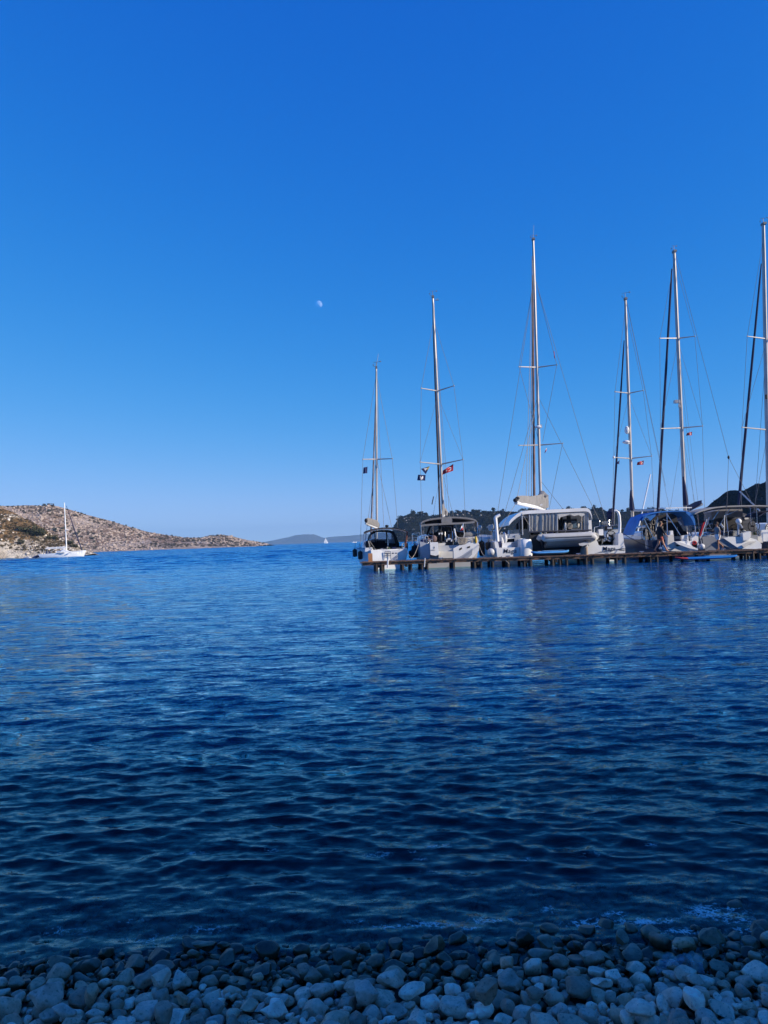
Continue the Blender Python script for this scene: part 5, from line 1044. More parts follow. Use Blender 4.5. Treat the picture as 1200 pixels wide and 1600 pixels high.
# ---- people ---------------------------------------------------------------------------------
def person(loc, label, joints, edges, skin, clothes, head, hair, face=1):
    """joints: name -> (x, y, z, r); loc is on the deck between the feet"""
    t_ = thing('person', loc, label, 'person'); names = list(joints); me = bpy.data.meshes.new('body')
    me.from_pydata([joints[n][:3] for n in names], [(names.index(a), names.index(c)) for a, c in edges], [])
    o = bpy.data.objects.new('body', me); COL.objects.link(o); o.parent = t_; me.materials.append(skin)
    sm = o.modifiers.new('skin', 'SKIN'); sm.use_smooth_shade = True
    for i, n in enumerate(names):
        r = joints[n][3]; q = joints[n][4] if len(joints[n]) > 4 else r; me.skin_vertices[0].data[i].radius = (r, q)
    me.skin_vertices[0].data[names.index('pelvis')].use_root = True
    o.modifiers.new('sub', 'SUBSURF').levels = 2; o.modifiers['sub'].render_levels = 2
    for nm, m, parts in clothes:
        b = MB()
        for path in parts:
            P = [Vector(joints[p][:3]) if isinstance(p, str) else Vector(p[:3]) for p, r, q in path]; rings = []
            for i, (p, r, q) in enumerate(path):
                d = (P[min(i+1, len(P)-1)] - P[max(i-1, 0)]).normalized(); a = Vector((0, 1, 0)).cross(d)
                a = a.normalized() if a.length > .1 else Vector((1, 0, 0)); c = d.cross(a)
                rings.append([P[i] + a*r*math.cos(k*.5236) + c*q*math.sin(k*.5236) for k in range(12)])
            b.loft(rings)
        q = b.build(nm, m, None, True); q.parent = t_
    b = MB(); h = Vector(joints['head'][:3]); f = face
    b.ell(h + Vector((-.025*f, 0, .035)), (.105, .088, .105), 12, 8); b.ell(h + Vector((-.085*f, 0, -.01)), (.05, .075, .09), 10, 7)
    q = b.build('hair', hair, None, True); q.parent = t_
    b = MB(); b.ell(h + Vector((.098*f, 0, -.02)), (.02, .014, .025), 6, 5); b.ell(h + Vector((.0, -.085, -.01)), (.02, .012, .03), 6, 5); q = b.build('nose_and_ear', skin, None, True); q.parent = t_
    b = MB(); b.ell(h + Vector((.088*f, -.035, .01)), (.008, .012, .007), 6, 4); b.ell(h + Vector((.088*f, .035, .01)), (.008, .012, .007), 6, 4); q = b.build('eyes', RUB, None, True); q.parent = t_
    b = MB(); b.ell(h + Vector((.092*f, 0, -.062)), (.006, .022, .006), 6, 4); q = b.build('mouth', PINK, None, True); q.parent = t_
    return t_
def hand(J, E, w, d, s, nm):
    """palm, four bent fingers and a thumb in the same body mesh"""
    w = Vector(w); d = Vector(d).normalized(); side = d.cross(Vector((0, 1, 0))).normalized() if abs(d.y) < .9 else Vector((1, 0, 0))
    p = w + d*.075; J[nm+'palm'] = (*p, .020, .034); E.append((nm+'wrist', nm+'palm'))
    for k, (o_, L) in enumerate(((-.027, .075), (-.009, .088), (.009, .084), (.027, .066))):
        a = p + Vector((0, o_, 0)) + d*.02; m_ = a + d*L*.5; e = m_ + (d*.8 + side*.55*s).normalized()*L*.5
        J[f'{nm}k{k}'] = (*a, .009); J[f'{nm}m{k}'] = (*m_, .0085); J[f'{nm}e{k}'] = (*e, .007); E += [(nm+'palm', f'{nm}k{k}'), (f'{nm}k{k}', f'{nm}m{k}'), (f'{nm}m{k}', f'{nm}e{k}')]
    a = w + d*.04 + Vector((0, -.035, 0)); e = a + (d*.7 + side*s*.7).normalized()*.05
    J[nm+'t0'] = (*a, .011); J[nm+'t1'] = (*e, .009); E += [(nm+'wrist', nm+'t0'), (nm+'t0', nm+'t1')]
p1 = W(1033.5, 860.4, 43.6); p1.z = JZ + .02
J = dict(pelvis=(-.02,0,.90,.125,.105), belly=(-.03,0,1.06,.12,.10), chest=(-.04,0,1.27,.15,.11), neckb=(-.02,0,1.42,.06), neck=(.0,0,1.49,.052), head=(.045,0,1.615,.088,.098), crown=(.05,0,1.69,.06),
    lhip=(-.03,-.09,.86,.088), lknee=(.10,-.09,.48,.055), lankle=(.28,-.09,.09,.036), lheel=(.27,-.09,.045,.032), ltoe=(.44,-.09,.03,.026),
    rhip=(-.03,.09,.86,.088), rknee=(-.12,.09,.47,.055), rankle=(-.34,.09,.15,.036), rheel=(-.37,.09,.10,.032), rtoe=(-.25,.09,.03,.026),
    lsh=(-.03,-.17,1.38,.052), lelb=(.10,-.22,1.12,.038), lwrist=(.24,-.20,.95,.026), rsh=(-.03,.17,1.38,.052), relb=(-.16,.22,1.11,.038), rwrist=(-.14,.2,.87,.026))
E_ = [('pelvis','belly'),('belly','chest'),('chest','neckb'),('neckb','neck'),('neck','head'),('head','crown'),('pelvis','lhip'),('lhip','lknee'),('lknee','lankle'),('lankle','lheel'),('lankle','ltoe'),('pelvis','rhip'),('rhip','rknee'),('rknee','rankle'),('rankle','rheel'),('rankle','rtoe'),
      ('chest','lsh'),('lsh','lelb'),('lelb','lwrist'),('chest','rsh'),('rsh','relb'),('relb','rwrist')]
hand(J, E_, J['lwrist'][:3], (.6,0,-.8), 1, 'l'); hand(J, E_, J['rwrist'][:3], (.2,0,-1), 1, 'r')
person(p1, 'person in a loose black top striding along the jetty with bare legs', J, E_, SKIN,
    [('shirt', CBLACK, [[((-.02,0,1.47),.07,.07),((-.035,0,1.42),.14,.19),('chest',.175,.215),('belly',.165,.18),('pelvis',.185,.175),((-.01,0,.74),.20,.19)],
        [('lsh',.075,.075),('lelb',.062,.062),((.16,-.21,1.04),.055,.055)], [('rsh',.075,.075),('relb',.062,.062),((-.15,.21,1.0),.055,.055)]]),
     ('shorts', PINK, [[('lhip',.115,.105),((.03,-.09,.68),.105,.095)], [('rhip',.115,.105),((-.07,.09,.68),.105,.095)]])], None, HAIRL, 1)
p2 = W(1122, 857.6, 43.2); p2.z = JZ + .02
J = dict(pelvis=(0,0,.83,.12,.10), belly=(.0,0,.98,.105,.09), chest=(.0,0,1.16,.13,.10), neckb=(-.01,0,1.29,.055), neck=(-.02,0,1.355,.047), head=(-.035,0,1.47,.084,.094), crown=(-.03,0,1.54,.06),
    lhip=(0,-.085,.79,.085), lknee=(-.02,-.085,.44,.052), lankle=(-.01,-.085,.08,.034), lheel=(.03,-.085,.04,.03), ltoe=(-.14,-.085,.03,.025),
    rhip=(.01,.085,.79,.085), rknee=(.07,.085,.45,.052), rankle=(.30,.085,.25,.034), rheel=(.35,.085,.23,.03), rtoe=(.29,.085,.10,.025),
    lsh=(0,-.155,1.25,.048), lelb=(.07,-.19,1.02,.035), lwrist=(.03,-.2,.80,.024), rsh=(0,.155,1.25,.048), relb=(-.12,.2,1.06,.035), rwrist=(-.26,.16,1.12,.024))
E_ = E_[:22]; hand(J, E_, J['lwrist'][:3], (-.2,0,-1), -1, 'l'); hand(J, E_, J['rwrist'][:3], (-.9,0,.3), -1, 'r')
person(p2, 'person in a grey top and white shorts stepping along the jetty, one foot lifted behind', J, E_, SKIN2,
    [('top', CGREY, [[((-.01,0,1.33),.06,.06),((0,0,1.285),.12,.17),('chest',.148,.185),('belly',.128,.14),((0,0,.90),.15,.145)], [('lsh',.068,.068),((.05,-.18,1.10),.056,.056)], [('rsh',.068,.068),((-.08,.185,1.13),.056,.056)]]),
     ('shorts', WHC, [[((0,0,.93),.14,.135),('pelvis',.158,.155),((.005,0,.72),.15,.15)], [('lhip',.11,.1),((-.01,-.085,.60),.10,.095)], [('rhip',.11,.1),((.045,.085,.60),.10,.095)]])], None, HAIRB, -1)

# ================================================================= LEFT BAY
YL = 205
bl = thing('sailing_yacht', W(96, 872, YL), 'white sailing yacht anchored alone off the pale headland', 'sailboat')
mb = MB(); A = W(63, 872, YL); hull_mesh(mb, (A.x, YL), 11.4, 2.9, 3.6, 1.05, 1.75, rad(88), rake=-.5, p=.4, n=24, m=12); WHULL = mat('bright white hull', (.88,.88,.86), .35, .05, 1); mb.build('hull', [WHULL, GELO], bl, True)
b = MB(); b.loft([[W(x, y, YL + dy) for x, y in pts] for dy, pts in ((-.2, ((88,861.6),(95,860.6),(97,858.4),(99.4,858),(103.6,859.4),(108,860.8),(112,861.6),(112,863.4),(88,864))), (-1.05, ((88,862.6),(95,861.8),(97,859.6),(99.4,859.2),(103.6,860.4),(108,861.6),(112,862.4),(112,864),(88,864.6))))][::-1] + [[W(x, y, YL + 1.0) for x, y in ((88,861.6),(95,860.6),(97,858.4),(99.4,858),(103.6,859.4),(108,860.8),(112,861.6),(112,863.4),(88,864))]]); b.build('cabin', WHULL, bl, True)
for x0, x1 in ((89,94),(95,100),(106.6,108.6)): px_poly([(x0,864.6),(x0+.4,863.2),(x1,863),(x1,864.2)], YL - 1.85, .5, 'cabin_window', GREYD, bl)
b = MB(); b.tube([W(104.2, 862, YL), W(103.2, 840, YL), W(100.4, 785.4, YL)], [.15,.15,.12], 8); b.build('mast', WHULL, bl, True)
b = MB(); b.tube([W(104.2, 856.6, YL), W(71, 857.6, YL - .3)], .09, 8); b.build('boom', WHULL, bl, True)
b = MB(); b.tube([W(103.6, 854.8, YL), W(90, 855.2, YL), W(73, 855.8, YL - .3)], [.15,.12,.07], 8); b.build('sail_cover', WHULL, bl, True)
b = MB(); b.tube([W(129, 862.4, YL + .3), W(118, 832, YL + .2), W(103.4, 790, YL)], [.14,.13,.05], 7); b.build('furled_genoa', CNAVY, bl, True)
b = MB()
for px in (68, 74, 81): b.tube([W(px, 858.6, YL - .8), W(px, 866, YL - .9)], .04, 5)
for px in (114, 119, 124, 128): b.tube([W(px, 861.5, YL - .9), W(px, 865, YL - 1.2)], .03, 4)
b.tube([W(112, 861.6, YL - .9), W(130, 861, YL - .2)], .025, 4); b.build('guard_rail', STEEL, bl, True)
b = MB(); b.ell(W(105.6, 828, YL - .2), (.22,.22,.18), 8, 6); b.build('radome', WHULL, bl, True)
for px in (72.4, 77): px_poly([(px-1,866),(px-.6,861.6),(px+.8,861),(px+1.2,866)], YL - 1.4, .2, 'cockpit_gear', NAVYC, bl)
dl = thing('dinghy', W(45, 872.6, YL), 'small pale dinghy tied behind the yacht off the headland', 'dinghy')
b = MB(); b.tube([W(39,872.6,YL-.6), W(41,871.6,YL-.7), W(46,871.6,YL-.8), W(48.6,872.2,YL-.5)], [.2,.26,.28,.2], 8); b.tube([W(39,872.2,YL+.6), W(46,871,YL+.7), W(48.6,872,YL+.4)], [.22,.26,.2], 8); b.build('inflatable_tube', HYP, dl, True)
b = MB(); b.box(W(43.6,872.2,YL), (1.3,1.0,.2)); b.build('floor', HYPD, dl)
dl = thing('dinghy', W(56, 871.5, YL), 'dark dinghy close under the stern of the yacht off the headland', 'dinghy')
b = MB(); b.tube([W(50.6,872,YL-.7), W(54,870.6,YL-.8), W(59,869,YL-.7), W(62,866.6,YL)], [.2,.28,.28,.14], 8); b.tube([W(50.6,872,YL+.7), W(56,869.8,YL+.8), W(62,866.6,YL+.1)], [.2,.28,.14], 8); b.build('inflatable_tube', NAVYC, dl, True)
b = MB(); b.prism([W(52,872.4,YL-.5), W(60,870.4,YL-.5), W(60,869,YL-.5), W(52,871,YL-.5)], (0,1,0)); b.build('floor', HYPD, dl)
# far sail and motor boat on the horizon
YF = 1500; c = W(509, 847.4, YF); fs_ = thing('sailing_boat', Vector((c.x, YF, 0)), 'tiny sailing boat with white sails out on the horizon', 'sailboat')
b = MB(); hull_mesh(b, (c.x - 3.6, YF), 8, 2, 2.6, .9, 1.2, rad(80), n=8, m=6); b.build('hull', [WHULL, GREYD], fs_)
b = MB(); b.prism([Vector((c.x - 3.3, YF, 1.4)), Vector((c.x + .6, YF + .6, 1.4)), Vector((c.x - .3, YF + .2, 10.6))], (0, .06, 0)); b.build('mainsail', WHULL, fs_)
b = MB(); b.prism([Vector((c.x + .9, YF + .4, 1.4)), Vector((c.x + 4.4, YF + .9, 1.3)), Vector((c.x + .1, YF + .2, 9.2))], (0, .05, 0)); b.build('jib', WHULL, fs_)
b = MB(); b.tube([Vector((c.x + .5, YF + .4, .8)), Vector((c.x - .3, YF + .2, 11))], .1, 5); b.build('mast', WHULL, fs_)
c = W(553, 845.8, 900); ms = thing('motor_boat', Vector((c.x, 900, 0)), 'white speck of a motor boat on the horizon beside the black bimini yacht', 'motorboat')
b = MB(); hull_mesh(b, (c.x - 2.4, 900), 5.4, 1.8, 2.2, .7, 1.1, rad(85), n=8, m=6); b.build('hull', [WHULL, GREYD], ms)
b = MB(); b.prism([Vector((c.x - .8, 899.6, .7)), Vector((c.x + 1, 899.6, .7)), Vector((c.x + .4, 899.6, 1.5)), Vector((c.x - .6, 899.6, 1.5))], (0, .9, 0)); b.build('cabin', WHULL, ms)

# moon ----------------------------------------------------------------------------------------
m = bpy.data.materials.new('moon surface'); m.use_nodes = True; n = m.node_tree.nodes; l = m.node_tree.links; out = n['Material Output']; n.remove(n['Principled BSDF'])
tcn = n.new('ShaderNodeTexCoord'); nz = n.new('ShaderNodeTexNoise'); nz.inputs['Scale'].default_value = .03; nz.inputs['Detail'].default_value = 4; l.new(tcn.outputs['Object'], nz.inputs['Vector'])
rp = n.new('ShaderNodeValToRGB'); rp.color_ramp.elements[0].position = .42; rp.color_ramp.elements[1].position = .58; rp.color_ramp.elements[0].color = (.10,.105,.11,1); rp.color_ramp.elements[1].color = (.23,.24,.25,1); l.new(nz.outputs[0], rp.inputs[0])
df = n.new('ShaderNodeBsdfDiffuse'); l.new(rp.outputs[0], df.inputs[0]); tr = n.new('ShaderNodeBsdfTransparent'); ad = n.new('ShaderNodeAddShader'); l.new(df.outputs[0], ad.inputs[0]); l.new(tr.outputs[0], ad.inputs[1])
ge = n.new('ShaderNodeNewGeometry'); mx = n.new('ShaderNodeMixShader'); l.new(ge.outputs['Backfacing'], mx.inputs[0]); l.new(ad.outputs[0], mx.inputs[1]); l.new(tr.outputs[0], mx.inputs[2]); l.new(mx.outputs[0], out.inputs['Surface'])
mc = W(498, 475.6, 12000); b = MB(); b.ell(mc, (56, 56, 56), 40, 24); tag(b.build('moon', m, None, True), 'pale half moon high in the blue sky', 'moon')

# ================================================================= VEGETATION AND ROCKS ON THE HILLS
def leaf_mat(name, a, b_):
    m = bpy.data.materials.new(name); m.use_nodes = True; n = m.node_tree.nodes; l = m.node_tree.links; p = n['Principled BSDF']; p.inputs['Roughness'].default_value = .8; p.inputs['Specular IOR Level'].default_value = .15
    g = n.new('ShaderNodeNewGeometry'); oi = n.new('ShaderNodeObjectInfo'); s = n.new('ShaderNodeMath'); s.operation = 'ADD'; l.new(g.outputs['Random Per Island'], s.inputs[0]); l.new(oi.outputs['Random'], s.inputs[1])
    s2 = n.new('ShaderNodeMath'); s2.operation = 'MULTIPLY'; s2.inputs[1].default_value = .5; l.new(s.outputs[0], s2.inputs[0])
    rp = n.new('ShaderNodeValToRGB'); rp.color_ramp.elements[0].color = (*a, 1); rp.color_ramp.elements[1].color = (*b_, 1); l.new(s2.outputs[0], rp.inputs[0]); l.new(rp.outputs[0], p.inputs['Base Color']); return m
LEAF = leaf_mat('pine needles', (.007, .010, .008), (.026, .031, .021)); LEAF2 = leaf_mat('maquis leaves', (.040, .045, .026), (.105, .105, .062)); LEAF3 = leaf_mat('dry scrub', (.055, .045, .030), (.13, .105, .065))  # pine greens darkened as well, for the shaded hill
BARK = mat('bark', (.08, .055, .04), .9)
ROCK = leaf_mat('pale rocks', (.36, .31, .26), (.78, .70, .60)); ROCK2 = leaf_mat('grey stones', (.31, .235, .185), (.56, .46, .385)); ROCK3 = leaf_mat('dim grey stones', (.16, .14, .13), (.45, .40, .36))
def clump(mb, c, r, n_leaf, flat=.75, size=.16, rnd=random):
    """leaf tufts scattered through an ellipsoid: small bent quads"""
    for _ in range(n_leaf):
        d = Vector((rnd.gauss(0, 1), rnd.gauss(0, 1), rnd.gauss(0, 1))).normalized() * (rnd.random()**.4)
        q = Vector(c) + Vector((d.x*r, d.y*r, d.z*r*flat)); s = r*size*rnd.uniform(.6, 1.5)
        u = Vector((rnd.gauss(0, 1), rnd.gauss(0, 1), rnd.gauss(0, .6))).normalized(); w = u.cross(d if d.length > .1 else Vector((0, 0, 1))).normalized()
        mb.add([q - u*s, q - w*s*.7, q + u*s, q + w*s*.7 + d*s*.4], [[0, 1, 2], [0, 2, 3]])
def tree_mesh(kind, rs):
    r = random.Random(rs); b = MB(); b.cur = 0
    h = 1.0; b.tube([(0,0,-.25), (r.uniform(-.04,.04),0,.3), (r.uniform(-.08,.08), r.uniform(-.05,.05), .62)], [.05,.04,.025], 5)
    for k in range(3): b.tube([(0,0,.35), (r.uniform(-.25,.25), r.uniform(-.25,.25), .62)], [.025,.012], 4)
    b.cur = 1
    for k in range(kind):
        a = r.uniform(0, 6.28); q = r.uniform(.05, .36); clump(b, (q*math.cos(a), q*math.sin(a), r.uniform(.22, .66)), r.uniform(.22, .36), 50, .8, .24, r)
    return b
protos = []
for k in range(6):
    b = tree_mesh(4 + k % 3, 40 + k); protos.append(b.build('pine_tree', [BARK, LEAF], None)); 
tr_lab = 'round crowned pine standing on the skyline of the dark hill behind the yachts'
rv = random.Random(5); n_t = 0
def place_tree(p, s, lab=tr_lab, group='pines on the skyline of the dark hill'):
    global n_t
    if n_t < 6: o = protos[n_t]
    else: o = protos[rv.randrange(6)].copy(); COL.objects.link(o)
    n_t += 1; o.location = p; o.scale = (s*rv.uniform(.85, 1.25), s*rv.uniform(.85, 1.25), s*rv.uniform(.8, 1.1)); o.rotation_euler = (0, 0, rv.uniform(0, 6.28)); tag(o, lab, 'tree', group)
# skyline first, then the slope
xs_, Xg, Yg, Zg = HILLS['wooded_hill']
k = 0.0
while k < 1:
    p = hill_point('wooded_hill', k, rv.uniform(.93, 1.0)); px, py, w = proj(p)
    if 616 < px < 1120: place_tree(p + Vector((0, rv.uniform(-3, 4), -rv.uniform(.3, 1.4))), rv.choice((1.6, 2.4, 3.2, 4.4, 5.6)))
    k += rv.choice((.0012, .002, .003, .0045, .0075))
tries = 0
while n_t < 250 and tries < 2000:
    tries += 1; p = hill_point('wooded_hill', rv.random(), rv.uniform(.05, .93)); px, py, w = proj(p)
    if not (614 < px < 975): continue
    place_tree(p + Vector((0, 0, -.3)), rv.uniform(2.0, 4.0), 'round crowned pine on the slope of the dark hill, below its skyline', 'pines on the slope of the dark hill')
# what is left of the scrub, one mass per hill
def scatter(name, hills, count, smin, smax, m, shape, seed, s0=.02, s1=1.0, sink=.25, density=None, label=None):
    r = np.random.default_rng(seed); bases = []
    for k in range(5):
        rr = random.Random(seed*10 + k); b = MB()
        if shape == 'bush':
            for j in range(3): clump(b, (rr.uniform(-.4,.4), rr.uniform(-.4,.4), rr.uniform(.2,.5)), rr.uniform(.4,.6), 16, .75, .34, rr)
        else:
            b.ell((0, 0, 0), (1, .8, .7), 6, 4); b.v = [tuple(np.array(v)*(1 + rr.uniform(-.3, .3))) for v in b.v]
        bases.append((np.array(b.v), [f for f in b.f]))
    V = []; Q = []; o_ = 0
    xs, Xg, Yg, Zg = HILLS[hills]
    n = 0; t = 0
    while n < count and t < count*6:
        t += 1; fx, fs = r.random(), s0 + (s1 - s0)*r.random(); i = int(fx*(Xg.shape[1]-1)); j = int(fs*69)
        p = np.array((Xg[j, i], Yg[j, i], Zg[j, i]))
        if p[2] < .3: continue
        px, py, w = proj(p)
        if px < -120 or px > 1320: continue
        if density is not None and r.random() > density(p, fs): continue
        bv, bf = bases[r.integers(5)]; s = smin*(smax/smin)**r.random(); a = r.uniform(0, 6.28); ca, sa = math.cos(a), math.sin(a)
        v = bv*s; v = np.stack([v[:,0]*ca - v[:,1]*sa, v[:,0]*sa + v[:,1]*ca, v[:,2]], 1) + p + np.array((0, 0, -s*sink + s*.1))
        V.append(v)
        for f in bf:
            if len(f) == 3: Q.append([q + o_ for q in f])
            else: Q += [[f[0]+o_, f[1]+o_, f[2]+o_], [f[0]+o_, f[2]+o_, f[3]+o_]]
        o_ += len(v); n += 1
    o = np_mesh(name, np.concatenate(V), np.array(Q), m, smooth=False); tag(o, label, None, None, 'stuff'); return o
dn = lambda sc, th: (lambda p, fs: 1.0 if float(vnoise(np.array(p[0]/sc + 40), np.array(p[1]/sc + p[2]/sc + 9))) > th else .12)
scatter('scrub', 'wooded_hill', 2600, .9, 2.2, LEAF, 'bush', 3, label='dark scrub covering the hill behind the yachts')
scatter('rocks', 'wooded_hill', 220, .4, 1.5, ROCK3, 'rock', 4, density=lambda p, fs: 1.0 if p[0] < 60 else .35, label='pale rocks on the dark hill behind the yachts')
scatter('scrub', 'dark_headland', 900, .5, 1.4, LEAF, 'bush', 5, label='scrub on the steep dark headland')
scatter('scrub', 'near_headland', 1300, .22, .9, LEAF3, 'bush', 6, s0=.14, density=dn(7, .42), label='dry brown scrub on the pale headland')
scatter('rocks', 'near_headland', 420, .12, .6, ROCK, 'rock', 7, s0=.03, density=dn(9, .5), label='loose pale rocks on the headland')
scatter('scrub', 'stony_hill', 1900, .6, 2.2, LEAF3, 'bush', 8, s0=.10, density=dn(24, .40), label='low scrub dotted over the stony hill')
scatter('rocks', 'stony_hill', 2300, .5, 1.7, ROCK2, 'rock', 9, s0=.02, density=dn(38, .40), label='stones strewn over the dry hill')
# shrubs one can tell apart on the left shore
bush_protos = []
for k in range(4):
    r = random.Random(90 + k); b = MB(); b.cur = 0; b.tube([(0,0,-.3), (.03,0,.2), (.1,.05,.5)], [.07,.06,.03], 5); b.tube([(0,0,.1), (-.2,.1,.5)], [.05,.02], 5); b.cur = 1
    for j in range(7): clump(b, (r.uniform(-.75,.75), r.uniform(-.45,.45), r.uniform(.2,.62)), r.uniform(.3,.46), 60, .75, .2, r)
    bush_protos.append(b.build('shrub', [BARK, LEAF2], None))
def near_pt(hname, px, py):
    xs, Xg, Yg, Zg = HILLS[hname]; best = None
    for j in range(2, 70):
        for i in range(0, Xg.shape[1], 2):
            a, c, w = proj((Xg[j, i], Yg[j, i], Zg[j, i])); d = (a-px)**2 + (c-py)**2
            if best is None or d < best[0]: best = (d, Vector((Xg[j, i], Yg[j, i], Zg[j, i])))
    return best[1]
for k, (hn, px, py, s, lab) in enumerate((
    ('near_headland', 44, 832, 1.55, 'large grey green bush in the middle of the pale headland'), ('near_headland', 61, 835, 1.65, 'largest bush on the headland, right beside the grey green one'), ('near_headland', 51, 836, .9, 'low bush between the two big ones on the headland'),
    ('near_headland', 31, 829, .9, 'small dull bush left of the two big ones on the headland'), ('near_headland', 79, 841, 1.0, 'dark shrub just left of the anchored yacht mast'), ('near_headland', 108, 851, .95, 'olive shrub right behind the anchored yacht mast'), ('near_headland', 118, 856, .8, 'low shrub above the bow of the anchored yacht'),
    ('near_headland', 33, 849, .8, 'dark small bush just above the pale cliff face'), ('stony_hill', 119, 835, 2.1, 'lone dark bush on the stony hill right of the anchored yacht mast'), ('stony_hill', 143, 842, 1.9, 'dark bush low on the stony hill, farthest to the right of its kind'), ('stony_hill', 148, 847, 1.6, 'small dark bush just below the lone one low on the stony hill'), ('stony_hill', 84, 830, 2.3, 'wide dark bush on the stony hill left of the anchored yacht mast'),
    ('stony_hill', 97, 827, 2.0, 'dark bush behind the middle of the anchored yacht mast'), ('stony_hill', 77, 799, 2.0, 'dark bush high on the stony hill below the summit ruin'), ('stony_hill', 97, 808, 1.9, 'dark bush high on the stony hill beside the mast top'), ('stony_hill', 66, 790.5, 2.0, 'bush on the skyline just left of the summit ruin'), ('stony_hill', 339, 837, 1.6, 'single dark bush on top of the low rocky knoll'))):
    o = bush_protos[k] if k < 4 else bush_protos[k % 4].copy()
    if k >= 4: COL.objects.link(o)
    o.location = near_pt(hn, px, py) + Vector((0, -.3, -.15*s)); s *= 1.5 if k > 7 else 2.0; o.scale = (s*1.05, s, s*.95); o.rotation_euler = (0, 0, k*1.7); tag(o, lab, 'shrub', 'bushes on the left shore')
# ruin on the summit
p = near_pt('stony_hill', 78, 790); rn = thing('stone_hut', p, 'tiny dark stone hut on the summit of the stony hill', 'hut')
HUT = mat('dark stone wall', (.07, .06, .06), .9); b = MB(); b.box(p + Vector((-1.3, 0, .8)), (1.7, 2, 2.2)); b.box(p + Vector((1.6, 0, .55)), (3.6, .6, .5)); b.build('wall', HUT, rn); b = MB(); b.box(p + Vector((.2, 0, 1.5)), (5.4, 2, .35)); b.build('roof', HUT, rn); b = MB(); b.box(p + Vector((3.1, 0, .7)), (.4, .6, 1.5)); b.build('post', HUT, rn)

